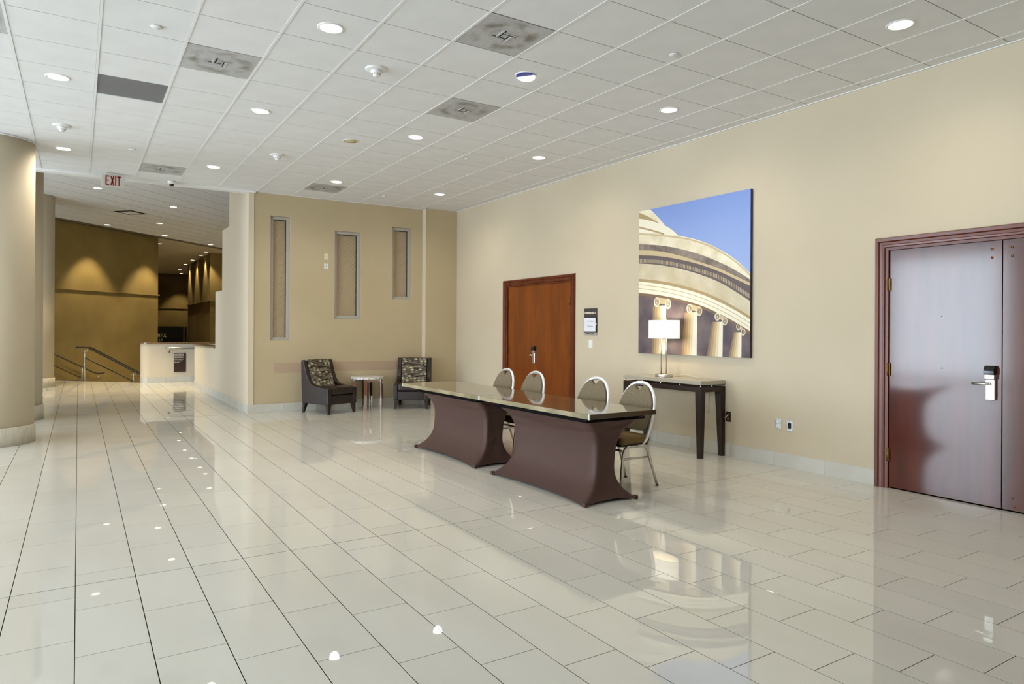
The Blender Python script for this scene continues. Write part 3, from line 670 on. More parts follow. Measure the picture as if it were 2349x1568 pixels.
x, y = cell_c(-1, 7); t = thing('ceiling_speaker', (x, y, H + 0.002), label='round tan ceiling speaker grille in the middle of the ceiling', cat='speaker')
MB().lathe([(0.0, -0.004), (0.088, -0.004), (0.090, 0.0)], seg=40).build('speaker_grille', 'speaker_tan', t)
MB().lathe([(0.088, 0.002), (0.089, -0.006), (0.100, -0.006), (0.106, 0.0)], seg=40).build('speaker_ring', 'white_plastic', t)
MB().lathe([(0.0, -0.007), (0.006, -0.006), (0.006, -0.003)], seg=10).build('centre_screw', 'nickel', t)
# exit sign and camera
t = thing('exit_sign', (0.445, 12.28, 3.654), label='white hanging sign with red EXIT lettering', cat='exit sign')
MB().box(-0.158, 0.158, -0.022, 0.022, 0.0, 0.19).build('sign_box', 'exit_face', t, 0.004)
MB().box(-0.09, 0.06, -0.03, 0.03, 0.19, 0.208).build('ceiling_mount', 'white_plastic', t, 0.003)
red = MB(); zf = -0.0235
def bar(x0, x1, z0, z1): red.box(x0, x1, -0.0245, -0.021, z0, z1)
def strip(p, q, w_):
    d = Vector((q[0] - p[0], q[1] - p[1])).normalized(); nn = (-d.y * w_ / 2, d.x * w_ / 2)
    red.prism([(p[0] + nn[0], p[1] + nn[1]), (p[0] - nn[0], p[1] - nn[1]), (q[0] - nn[0], q[1] - nn[1]), (q[0] + nn[0], q[1] + nn[1])], lambda a, b, d: (a, d, b), -0.0245, -0.021)
z0, z1 = 0.022, 0.168; sw = 0.017
letters = {'E': -0.098, 'X': -0.030, 'I': 0.032, 'T': 0.056}
x = -0.100; bar(x, x + sw, z0, z1); bar(x, x + 0.05, z1 - 0.016, z1); bar(x, x + 0.042, (z0 + z1) / 2 - 0.008, (z0 + z1) / 2 + 0.008); bar(x, x + 0.05, z0, z0 + 0.016)
red.build('letter_e', 'red_letters', t); red = MB(); strip((-0.026, z0 + 0.003), (0.010, z1 - 0.003), sw); strip((0.010, z0 + 0.003), (-0.026, z1 - 0.003), sw)
red.build('letter_x', 'red_letters', t); red = MB(); bar(0.028, 0.028 + sw, z0, z1); red.build('letter_i', 'red_letters', t)
red = MB(); bar(0.074, 0.074 + sw, z0, z1); bar(0.056, 0.108, z1 - 0.016, z1); red.build('letter_t', 'red_letters', t)
t = thing('dome_camera', (1.275, 12.39, H + 0.002), label='small white dome camera with a black bubble beside the exit sign', cat='camera')
MB().lathe([(0.0, 0.0), (0.062, 0.0), (0.062, -0.02), (0.052, -0.046), (0.03, -0.048)], seg=32).build('housing', 'white_plastic', t)
MB().lathe([(0.036, -0.044), (0.034, -0.062), (0.024, -0.078), (0.0, -0.084)], seg=28).build('bubble', 'black_gloss', t)
MB().box(0.055, 0.085, -0.02, 0.02, -0.018, 0.0).build('side_bracket', 'white_plastic', t)

# ------------------------------------------------------------------ lights of the hall
B_L = [(0.373, 18.694, 'warm recessed hall light below the exit sign'), (2.149, 20.445, 'warm recessed hall light below the dome camera'),
       (0.772, 25.157, 'warm recessed light over the left scallop on the brown stair wall'), (2.122, 23.886, 'warm recessed hall light in the middle of the diagonal tiles'),
       (2.547, 26.878, 'warm recessed light near the right end of the brown stair wall'), (2.636, 29.63, 'warm recessed light just past the end of the brown stair wall'),
       (4.33, 28.789, 'warm recessed light at the right of the diagonal tiles'), (4.60, 31.675, 'warm recessed light nearest the corner of the far brown wall'),
       (4.60, 33.252, 'second warm light along the far brown wall'), (4.60, 35.824, 'third warm light along the far brown wall'),
       (4.60, 38.36, 'fourth warm light along the far brown wall'), (4.725, 41.812, 'fifth warm light along the far brown wall'), (5.16, 44.92, 'dim farthest warm light over the black doorway sign')]
for k, (x, y, lb) in enumerate(B_L): downlight(x, y, ZB + (0.0 if k in (0, 1, 2, 3, 4, 6) else -0.006), lb, warm=True, watt=620 if k in (2, 4) else 900 if k in (0, 1, 3, 6) else 300, group='warm recessed lights in the hall ceiling', spot=math.radians(76))
t = thing('hall_diffuser', (1.24, 22.12, ZB), math.pi / 4, label='white square air diffuser with a dark slot in the diagonal hall ceiling', cat='air vent')
MB().box(-0.30, 0.30, -0.30, 0.30, -0.006, 0.0).build('dark_slot_panel', 'shadow_gap', t)
MB().box(-0.20, 0.20, -0.20, 0.20, -0.016, -0.006).build('centre_plate', 'white_paint', t)
sprinkler(1.223, 23.878, ZB, 'small sprinkler cap in the diagonal hall ceiling', 'nickel')

# ------------------------------------------------------------------ stair, handrails
t = thing('staircase', (0, 0, 0), label='descending staircase beyond the black landing edge', cat='stairs')
for k in range(6): slab45(MB(), 15.98 + 0.29 * k, 15.98 + 0.29 * (k + 1), -17.96, -14.3, -1.04, -0.17 * (k + 1)).build('step', 'stone_base', t)
slab45(MB(), 15.955, 15.985, -17.96, -13.93, -0.17, 0.006).build('nosing', 'black', t)
def P3(s, n_, z): return (*sn(s, n_), z)
hr = thing('handrail', (0, 0, 0), label='double steel stair handrail standing on a post at the landing edge', cat='handrail')
nR = -15.785; g = 0.085
slope = (0.06 - 0.92) / (18.1 - 16.2)
loop = [P3(18.5, nR - g, 0.92 + slope * (18.5 - 16.2)), P3(16.28, nR - g, 0.885), P3(16.18, nR - g, 0.925), P3(15.9, nR - g, 0.935)] + [P3(15.86 - 0.1 * math.sin(a), nR - g * math.cos(a), 0.937) for a in [k * math.pi / 8 for k in range(0, 9)]] + [P3(15.9, nR + g, 0.935), P3(16.12, nR + g, 0.925), P3(16.22, nR + g, 0.885), P3(18.5, nR + g, 0.90 + slope * (18.5 - 16.2))]
MB().tube(loop, 0.021, 10).build('rail', 'rail_dark', hr)
MB().tube([P3(16.0, nR, 0.0), P3(16.0, nR, 0.86)], 0.021, 12).build('post', 'steel', hr)
MB().tube([P3(17.8, nR, -0.9), P3(17.8, nR, 0.09)], 0.021, 12).build('post', 'steel', hr)
MB().tube([P3(16.02, nR, 0.642), P3(17.8, nR, -0.155)], 0.017, 10).build('lower_rail', 'rail_dark', hr)
for s_, z_ in ((16.0, 0.93), (17.8, 0.17)): MB().tube([P3(s_, nR - g, z_ - 0.02), P3(s_, nR - g, z_ - 0.10), P3(s_, nR - g + 0.02, z_ - 0.125), P3(s_, nR + g - 0.02, z_ - 0.125), P3(s_, nR + g, z_ - 0.10), P3(s_, nR + g, z_ - 0.02)], 0.007, 8).build('bracket', 'steel', hr)
wr = thing('wall_handrail', (0, 0, 0), label='sloping steel handrail along the brown stair wall with a level end', cat='handrail')
nW = -17.87; k1 = (0.003 - 0.678) / (18.574 - 17.039)
MB().tube([P3(16.2, nW, 0.678 + k1 * (16.2 - 17.039)), P3(18.5, nW, 0.030), P3(18.6, nW, 0.006), P3(18.9, nW, 0.006)], 0.020, 10).build('rail', 'rail_dark', wr)
MB().tube([P3(16.2, nW, 0.70), P3(18.02, nW, -0.106)], 0.016, 10).build('lower_rail', 'rail_dark', wr)
MB().tube([P3(18.02, nW, 0.24), P3(18.02, nW, -1.0)], 0.020, 10).build('post', 'steel', wr)
MB().tube([P3(18.68, -17.96, -0.10), P3(18.68, nW, -0.08), P3(18.68, nW, -0.01)], 0.012, 8).build('bracket', 'steel', wr)
MB().lathe([(0.0, -0.035), (0.035, 0.0), (0.0, 0.035)], seg=12).xf(Matrix.Translation(P3(18.68, nW - 0.02, -0.095))).build('bracket_ball', 'nickel', wr)
lr = thing('low_wall_handrail', (0, 0, 0), label='short brushed handrail on the white low wall', cat='handrail')
MB().tube([(1.99, 20.69, 0.938), (2.10, 20.655, 0.940), (2.25, 20.65, 0.940), (3.2, 20.65, 0.945)], [0.016, 0.024, 0.024, 0.024], 10).build('rail', 'steel', lr)
MB().tube([(2.09, 20.75, 0.84), (2.09, 20.67, 0.86), (2.09, 20.655, 0.92)], 0.008, 8).build('bracket', 'steel', lr)
MB().lathe([(0.0, 0.012), (0.032, 0.010), (0.034, 0.0)], (0, 0, 0), 20).xf(Matrix.Translation((2.09, 20.75, 0.84)) @ Matrix.Rotation(math.pi / 2, 4, 'X')).build('rosette', 'brass_dull', lr)
# directory sign on the low wall
t = thing('directory_sign', (0, 0, 0), label='dark brown directory sign with white room names on the low wall', cat='sign')
MB().box(2.21, 2.504, 20.728, 20.75, 0.282, 0.802).build('sign_board', 'sign_brown', t, 0.002)
for k, s_ in enumerate(['Capitol I-II Ballrooms', 'Senate Meeting Room', 'Caucus Board Room', 'House Meeting Room', 'Human Resources', 'Sales Office']):
    text('sign_line', s_, 0.036, (2.222, 20.7275, 0.755 - 0.0455 * k), (1, 0, 0), (0, 0, 1), 'letters', t, sx=0.74, bold=0.0008)
# black doorway with room name far down the hall
t = thing('room_name_board', (0, 0, 0), label='black board lettered CAPITOL I & II at the end of the hall', cat='sign')
MB().box(2.6, 5.55, 45.70, 45.78, -1.0, 1.57).build('board', 'black', t)
MB().box(5.38, 5.44, 45.68, 45.70, -1.0, 1.55).build('board_edge_strip', 'wall_brown', t)
text('room_name', 'CAPITOL', 0.29, (4.463, 45.695, 0.935), (1, 0, 0), (0, 0, 1), 'letters', t, sx=0.60, align='RIGHT', bold=0.004)
text('room_number', 'I & II', 0.25, (4.265, 45.695, 0.665), (1, 0, 0), (0, 0, 1), 'letters', t, sx=0.62, align='RIGHT', bold=0.002)

# ------------------------------------------------------------------ small things on the walls
def wall_plate_right(name, y0, y1, z0, z1, m, label, cat):
    t = thing(name, (0, 0, 0), label=label, cat=cat); MB().box(XW - 0.007, XW, y0, y1, z0, z1).build('cover_plate', m, t, 0.003); return t
t = wall_plate_right('wall_outlet', 4.757, 4.830, 0.411, 0.526, 'steel', 'steel outlet plate with white duplex socket right of the console table', 'outlet')
for z in (0.445, 0.492): MB().prism([(math.cos(a) * 0.017, math.sin(a) * 0.019) for a in [k * math.pi / 8 for k in range(16)]], lambda a, b, d: (d, 4.7935 + a, z + b), XW - 0.010, XW - 0.006).build('socket', 'white_plastic', t)
t = wall_plate_right('wall_jack', 4.612, 4.688, 0.400, 0.517, 'steel', 'polished blank steel wall plate next to the white socket', 'wall plate')
MB().box(XW - 0.0085, XW - 0.006, 4.630, 4.670, 0.430, 0.488).build('dark_insert', 'black_gloss', t)
for z in (0.418, 0.502): MB().lathe([(0.005, 0), (0.0, 0.003)], seg=10).xf(Matrix.Translation((XW - 0.007, 4.65, z)) @ Matrix.Rotation(-math.pi / 2, 4, 'Y')).build('screw', 'steel', t)
t = wall_plate_right('wall_outlet', 5.44, 5.512, 0.408, 0.528, 'black', 'black outlet behind the right rear leg of the console table', 'outlet')
for z in (0.444, 0.492): MB().prism([(math.cos(a) * 0.017, math.sin(a) * 0.019) for a in [k * math.pi / 8 for k in range(16)]], lambda a, b, d: (d, 5.476 + a, z + b), XW - 0.010, XW - 0.006).build('socket', 'brass_dull', t)
t = wall_plate_right('light_switch', 8.007, 8.101, 1.212, 1.334, 'white_plastic', 'white rocker switch under the meeting room sign', 'switch')
MB().box(XW - 0.0095, XW - 0.006, 8.036, 8.072, 1.238, 1.308).build('rocker', 'white_plastic', t, 0.002)
for nm, z, m, lb in (('wall_outlet', 2.8075, 'ivory_plastic', 'ivory outlet high on the back wall, upper of two plates'), ('wall_jack', 2.631, 'white_plastic', 'white jack plate high on the back wall, lower of two plates')):
    t = thing(nm, (3.859, YB, z), label=lb, cat='outlet' if nm == 'wall_outlet' else 'wall plate')
    MB().box(-0.04, 0.04, -0.007, 0, -0.058, 0.058).build('cover_plate', m, t, 0.002)
    if nm == 'wall_outlet':
        for q in (-0.022, 0.022): MB().box(-0.014, 0.014, -0.009, -0.006, q - 0.014, q + 0.014).build('socket', m, t, 0.002)
    else: 
        MB().box(-0.009, 0.009, -0.010, -0.006, -0.012, 0.012).build('jack', 'sign_grey', t); 
        for q in (-0.05, 0.05): MB().box(-0.012, 0.012, -0.0078, -0.006, q - 0.008, q + 0.008).build('label_notch', 'wall_cream_shaded', t)
t = thing('room_sign', (0, 0, 0), label='dark meeting room sign with a white paper insert beside the far door', cat='sign')
RY, RZ, y0, y1, z0, z1 = (0, -1, 0), (0, 0, 1), 7.898, 8.205, 1.405, 1.805
MB().box(XW - 0.012, XW, y0 + 0.008, y1, 1.672, z1).build('header_plate', 'sign_dark', t, 0.002)
MB().box(XW - 0.016, XW, y0 + 0.006, y1 + 0.004, 1.448, 1.674).build('insert_frame', 'black', t, 0.002)
MB().box(XW - 0.0175, XW - 0.014, y0 + 0.030, y1 - 0.004, 1.458, 1.664).build('paper_insert', 'paper', t)
MB().box(XW - 0.012, XW, y0 + 0.006, y1 + 0.004, z0, 1.448).build('footer_plate', 'sign_grey', t, 0.002)
MB().box(XW - 0.02, XW - 0.012, y0 + 0.008, y0 + 0.026, 1.556, 1.586).build('clip', 'paper', t)
text('room_name', 'CONGRESSIONAL II', 0.039, (XW - 0.0125, 8.197, 1.724), RY, RZ, 'letters', t, sx=0.76, bold=0.0012)
text('paper_heading', 'Holiday Inn', 0.024, (XW - 0.0178, 8.080, 1.606), RY, RZ, 'ink', t)
MB().tube([(XW - 0.018, 8.112, 1.600), (XW - 0.018, 8.104, 1.612), (XW - 0.018, 8.100, 1.626)], 0.003, 6).build('logo_mark', 'ink', t)
text('paper_welcome', 'Welcome', 0.034, (XW - 0.0178, 8.118, 1.528), RY, RZ, 'ink', t)
text('footer_text', 'Holiday Inn Capitol', 0.026, (XW - 0.0125, 8.160, 1.418), RY, RZ, 'ink_dark', t, sx=0.9, bold=0.0006)

# ------------------------------------------------------------------ picture of a domed rotunda (flat print on a deep canvas)
CXF, CY0, CY1, CZ0, CZ1 = 6.45, 6.977, 5.142, 1.1715, 3.096
pic = thing('canvas_picture', (0, 0, 0), label='large canvas picture of a domed stone rotunda under blue sky', cat='picture')
mat('pic_sky', srgb(132, 156, 212), 0.6); mat('pic_side', srgb(30, 38, 92), 0.6); mat('pic_side_low', srgb(58, 34, 18), 0.6)
for nm_, c_ in dict(cream=(226, 214, 184), white=(236, 228, 206), grey=(128, 114, 104), tan=(196, 176, 138), stone=(208, 196, 166), dark=(88, 76, 84), dent=(178, 160, 128), shade=(96, 84, 84), line=(170, 146, 104), brown=(120, 96, 72), deep=(104, 92, 100)).items(): mat('pic_' + nm_, srgb(*c_), 0.6)
m_ = MATS['pic_sky']; n, l, b = nodes(m_); tc = n.new('ShaderNodeTexCoord'); sp = n.new('ShaderNodeSeparateXYZ'); l.new(tc.outputs['Object'], sp.inputs[0]); mr = n.new('ShaderNodeMapRange'); mr.inputs['From Min'].default_value = 2.0; mr.inputs['From Max'].default_value = 3.1; l.new(sp.outputs['Z'], mr.inputs[0])
rp = n.new('ShaderNodeValToRGB'); rp.color_ramp.elements[0].color = srgb(158, 178, 222); rp.color_ramp.elements[1].color = srgb(122, 146, 206); l.new(mr.outputs[0], rp.inputs[0]); l.new(rp.outputs[0], b.inputs['Base Color'])
add_noise(MATS['pic_cream'], srgb(214, 200, 166), srgb(238, 228, 204), 5, detail=4); add_noise(MATS['pic_grey'], srgb(108, 94, 86), srgb(146, 132, 120), 8, detail=4); add_noise(MATS['pic_stone'], srgb(194, 180, 148), srgb(214, 202, 176), 4, detail=4); add_noise(MATS['pic_dark'], srgb(78, 66, 74), srgb(110, 96, 96), 5, detail=4)
MB().box(CXF + 0.0005, XW - 0.004, CY1, CY0, CZ0, CZ1).build('canvas_body', 'pic_sky', pic)
MB().box(CXF + 0.001, XW - 0.006, CY1 - 0.0006, CY1, 2.14, CZ1).build('canvas_side', 'pic_side', pic)
MB().box(CXF + 0.001, XW - 0.006, CY1 - 0.0006, CY1, CZ0, 2.14).build('canvas_side', 'pic_side_low', pic)
def uv3(u, v, d): return (CXF - d, CY0 + (CY1 - CY0) * max(0, min(1, u)), CZ0 + (CZ1 - CZ0) * max(0, min(1, v)))
def curve(pts, n_=40, u0=0.0, u1=1.0):
    out = []
    for k in range(n_ + 1):
        u = u0 + (u1 - u0) * k / n_; 
        for (a, va), (c, vc) in zip(pts[:-1], pts[1:]):
            if u <= c or (c, vc) == pts[-1]:
                i = pts.index((a, va)); m0 = (vc - (pts[i - 1][1] if i > 0 else 2 * va - vc)) / (c - (pts[i - 1][0] if i > 0 else 2 * a - c)); j = i + 1
                m1 = ((pts[j + 1][1] if j + 1 < len(pts) else 2 * vc - va) - va) / ((pts[j + 1][0] if j + 1 < len(pts) else 2 * c - a) - a)
                h_ = c - a; tt = (u - a) / h_; v = (2 * tt**3 - 3 * tt**2 + 1) * va + (tt**3 - 2 * tt**2 + tt) * h_ * m0 + (-2 * tt**3 + 3 * tt**2) * vc + (tt**3 - tt**2) * h_ * m1
                out.append((u, v)); break
    return out
LN = {'L0': [(0, .854), (.197, .823), (.398, .786), (.518, .757), (.639, .717), (.745, .671), (.837, .621), (.916, .569), (1.0, .500)],
 'L1': [(0, .771), (.223, .739), (.398, .702), (.597, .645), (.756, .585), (.887, .526), (1.0, .463)], 'L2': [(0, .727), (.198, .703), (.398, .658), (.597, .597), (.756, .546), (.887, .492), (1.0, .443)],
 'L3': [(0, .692), (.198, .669), (.399, .631), (.597, .581), (.756, .527), (.887, .473), (1.0, .426)], 'D0': [(0, .665), (.198, .643), (.399, .606), (.597, .553), (.756, .504), (.887, .439), (1.0, .376)],
 'D1': [(0, .640), (.198, .618), (.399, .581), (.597, .529), (.757, .477), (.888, .412), (1.0, .350)], 'L4': [(0, .633), (.198, .609), (.399, .571), (.597, .517), (.757, .461), (.888, .397), (1.0, .336)],
 'L5': [(0, .526), (.199, .501), (.4, .464), (.598, .414), (.757, .36), (.888, .303), (1.0, .247)], 'L6': [(0, .506), (.199, .48), (.4, .443), (.598, .394), (.757, .339), (.888, .284), (1.0, .229)],
 'L7': [(0, .426), (.2, .403), (.401, .369), (.599, .322), (.758, .267), (.889, .212), (1.0, .160)], 'T1': [(0, 1.02), (.117, .996), (.19, .942), (.234, .902), (.271, .867)], 'T1i': [(0, .993), (.094, .954), (.209, .894)], 'T1b': [(0, .951), (.094, .928), (.209, .892)],
 'T2': [(0, .951), (.133, .919), (.271, .867), (.332, .835), (.398, .786)], 'T2l': [(0, .895), (.133, .858), (.259, .818)]}
def band(top, bot, m, d, name, u0=0, u1=1):
    A = curve(LN[top] if isinstance(top, str) else top, 40, u0, u1); B = curve(LN[bot] if isinstance(bot, str) else bot, 40, u0, u1); mb = MB(); n_ = len(A)
    mb.add([uv3(u, v, d) for u, v in A] + [uv3(u, v, d) for u, v in B], [(i, i + 1, n_ + i + 1, n_ + i) for i in range(n_ - 1)]); return mb.build(name, m, pic)
def sh(key, dv): return [(u, v + dv) for u, v in LN[key]]
LN['Z'] = [(0, 0), (0.5, 0), (1.0, 0)]
band('T1', 'T2', 'pic_cream', 0.0002, 'printed_dome', 0, .271); band('T1i', 'T1b', 'pic_line', 0.0004, 'printed_dome_shade', 0, .209)
band('T2', 'L0', 'pic_white', 0.0003, 'printed_drum', 0, .398); band('T2l', sh('T2l', -.012), 'pic_line', 0.0005, 'printed_drum_line', 0, .259)
band('L0', 'L1', 'pic_cream', 0.0003, 'printed_attic'); band(sh('L0', -.006), sh('L0', -.017), 'pic_tan', 0.0005, 'printed_attic_line')
band('L1', 'L2', 'pic_grey', 0.0003, 'printed_cornice_shade'); band('L2', 'L3', 'pic_tan', 0.0003, 'printed_cornice'); band('L3', 'L4', 'pic_shade', 0.0003, 'printed_dentil_shade')
dn = MB(); A, B = curve(LN['D0'], 150), curve(LN['D1'], 150)
for k in range(0, 150, 2): dn.add([uv3(*A[k], 0.0005), uv3(*A[k + 1], 0.0005), uv3(*B[k + 1], 0.0005), uv3(*B[k], 0.0005)], [(0, 1, 2, 3)])
dn.build('printed_dentils', 'pic_dent', pic)
band('L4', 'L5', 'pic_stone', 0.0003, 'printed_frieze'); band('L5', 'L6', 'pic_line', 0.0003, 'printed_moulding'); band('L6', 'L7', 'pic_white', 0.0003, 'printed_architrave')
for k in (0.020, 0.046): band(sh('L6', -k), sh('L6', -k - .005), 'pic_tan', 0.0005, 'printed_architrave_line')
band('L7', 'Z', 'pic_dark', 0.0003, 'printed_porch'); band('L7', sh('L7', -.018), 'pic_brown', 0.0004, 'printed_soffit')
mat('pic_col_deep', srgb(140, 116, 90), 0.6); mat('pic_col_warm', srgb(222, 204, 168), 0.6); mat('pic_col_dark', srgb(172, 146, 108), 0.6); mat('pic_col_mid', srgb(200, 174, 128), 0.6); mat('pic_col_lit', srgb(236, 226, 206), 0.6)
for (a0, a1, b1_, b0_, vt), sc_ in (((.137, .265, .277, .140, .338), ((.19, .354), (.302, .338), .034)), ((.431, .553, .568, .430, .277), ((.501, .303), (.590, .284), .030)), ((.662, .774, .787, .657, .214), ((.743, .248), (.804, .219), .026)), ((.840, .923, .936, .836, .160), ((.913, .186), (.949, .153), .021))):
    (ua, va), (ub_, vb), r_ = sc_; a0, a1, vt = a0 + (ua - r_ - a0) * .7, ub_ - r_ * .55, min(va, vb) - r_ * .6
    for f0, f1, m in ((0, .16, 'pic_col_deep'), (.16, .34, 'pic_col_dark'), (.34, .52, 'pic_col_mid'), (.52, .70, 'pic_col_warm'), (.70, 1.0, 'pic_col_lit')):
        T_ = lambda f: a0 + (a1 - a0) * f; B_ = lambda f: b0_ + (b1_ - b0_) * f
        MB().add([uv3(T_(f0), vt + .012, .0006), uv3(T_(f1), vt + .012, .0006), uv3(B_(f1), 0, .0006), uv3(B_(f0), 0, .0006)], [(0, 1, 2, 3)]).build('printed_column', m, pic)
    MB().add([uv3(ua, va + r_, .0007), uv3(ub_, vb + r_, .0007), uv3(ub_, vb - r_ * .2, .0007), uv3(ua, va - r_ * .2, .0007)], [(0, 1, 2, 3)]).build('printed_capital', 'pic_tan', pic)
    for uu, vv in ((ua, va), (ub_, vb)):
        MB().add([uv3(uu + r_ * .85 * math.cos(a), vv + r_ * math.sin(a), .0008) for a in [k * math.pi / 12 for k in range(24)]], [tuple(range(24))]).build('printed_volute', 'pic_cream', pic)
        MB().tube([uv3(uu + r_ * .85 * (0.15 + .6 * k / 24) * math.cos(k * math.pi / 5), vv + r_ * (0.15 + .6 * k / 24) * math.sin(k * math.pi / 5), .001) for k in range(25)], 0.0035, 5).build('printed_spiral', 'pic_brown', pic)

# ------------------------------------------------------------------ console table and lamp
ct = thing('console_table', (6.28, 6.185, 0), label='dark console table with a grey slab top against the right wall', cat='console table')
X0, X1, Y0, Y1 = -0.21, 0.205, -0.665, 0.665
MB().box(X0, X1, Y0, Y1, 0.850, 0.895).build('slab_top', 'console_top', ct, 0.003)
for sx in (0, 1):
    for sy in (0, 1):
        cx_ = X0 + 0.042 if sx == 0 else X1 - 0.042; cy_ = Y0 + 0.045 if sy == 0 else Y1 - 0.045
        ex, ey = (X0 + 0.026 if sx == 0 else X1 - 0.026), (Y0 + 0.029 if sy == 0 else Y1 - 0.029)
        MB().taper((ex, ey, 0), (0.026, 0.029), (cx_, cy_, 0.823), (0.042, 0.045)).build('leg', 'espresso', ct, 0.003)
for sx in (0, 1): MB().box(X0 + 0.004 if sx == 0 else X1 - 0.03, X0 + 0.03 if sx == 0 else X1 - 0.004, Y0 + 0.08, Y1 - 0.08, 0.765, 0.820).build('apron', 'espresso', ct, 0.002)
for sy in (0, 1): MB().box(X0 + 0.08, X1 - 0.08, Y0 + 0.004 if sy == 0 else Y1 - 0.03, Y0 + 0.03 if sy == 0 else Y1 - 0.004, 0.765, 0.820).build('apron', 'espresso', ct, 0.002)
pins = [(X0 + 0.02, Y0 + 0.02 + k * (Y1 - Y0 - 0.04) / 4) for k in range(5)] + [(X1 - 0.02, Y0 + 0.02 + k * (Y1 - Y0 - 0.04) / 4) for k in range(5)] + [((X0 + X1) / 2, Y0 + 0.02), ((X0 + X1) / 2, Y1 - 0.02)]
for x, y in pins: MB().lathe([(0.007, 0.815), (0.007, 0.852)], (x, y, 0), 12).build('standoff_pin', 'chrome', ct)
lm = thing('table_lamp', (6.27, 6.315, 0.895), label='twin-pole table lamp with a glowing oval drum shade', cat='lamp')
MB().lathe([(0.0, 0.0), (0.118, 0.0), (0.12, 0.004), (0.12, 0.030), (0.116, 0.035), (0.0, 0.035)], seg=40, ax=0.8).build('base', 'nickel', lm)
MB().lathe([(0.05, 0.033), (0.05, 0.042), (0.0, 0.042)], seg=24, ax=0.6).build('base_collar', 'brass_dull', lm)
for dy in (0.045, -0.045):
    MB().tube([(0, dy, 0.035), (0, dy, 0.70)], 0.0085, 12).build('pole', 'nickel', lm)
    MB().lathe([(0.0, 0.742), (0.009, 0.735), (0.009, 0.715), (0.005, 0.70)], (0, dy, 0), 12).build('finial', 'nickel', lm)
MB().box(-0.02, 0.02, -0.06, 0.06, 0.70, 0.712).build('socket_bar', 'white_plastic', lm)
MB().tube([(0, -0.24, 0.705), (0, 0.24, 0.705)], 0.003, 6).build('shade_spider', 'nickel', lm)
sh_ = []
def oval(z, r0): return [(r0[0] * math.cos(a), r0[1] * math.sin(a), z) for a in [k * 2 * math.pi / 64 for k in range(64)]]
q = MB(); rings = [oval(0.485, (.125, .242)), oval(0.715, (.125, .242)), oval(0.715, (.121, .238)), oval(0.485, (.121, .238))]
q.add([p for r_ in rings for p in r_], [(i * 64 + k, i * 64 + (k + 1) % 64, ((i + 1) % 4) * 64 + (k + 1) % 64, ((i + 1) % 4) * 64 + k) for i in range(4) for k in range(64)], True)
shade_o = q.build('shade', 'shade', lm)
for z in (0.483, 0.711): q = MB(); q.tube(oval(z + 0.002, (.126, .243)), 0.0032, 6, closed=True); q.build('shade_rim', 'white_plastic', shade_o)
for dy in (0.09, -0.09): 
    MB().lathe([(0.0, 0.66), (0.018, 0.655), (0.028, 0.63), (0.024, 0.60), (0.012, 0.575), (0.012, 0.56)], (0, dy, 0), 16).build('bulb', 'lens_warm', lm)
    MB().tube([(0, dy * 0.4, 0.56), (0, dy, 0.56)], 0.009, 8).build('socket_arm', 'white_plastic', lm)
l_ = bpy.data.lights.new('bulb_light', 'POINT'); l_.energy = 11; l_.color = (1.0, 0.80, 0.52); l_.shadow_soft_size = 0.05; lo = bpy.data.objects.new('bulb_light', l_); C.objects.link(lo); lo.location = (0, 0, 0.64); lo.parent = lm
cdp = [(0.03, -0.11, 0.012), (0.07, -0.19, 0.03), (0.11, -0.27, 0.040), (0.15, -0.36, 0.020), (0.18, -0.48, 0.006), (0.195, -0.52, 0.004)]
MB().tube(cdp + [(0.213, -0.54, -0.03), (0.214, -0.545, -0.30), (0.208, -0.53, -0.42), (0.20, -0.58, -0.455), (0.205, -0.66, -0.445), (0.20, -0.75, -0.462), (0.205, -0.82, -0.43), (0.214, -0.839, -0.405)], 0.0035, 8).build('cord', 'ivory_plastic', lm)

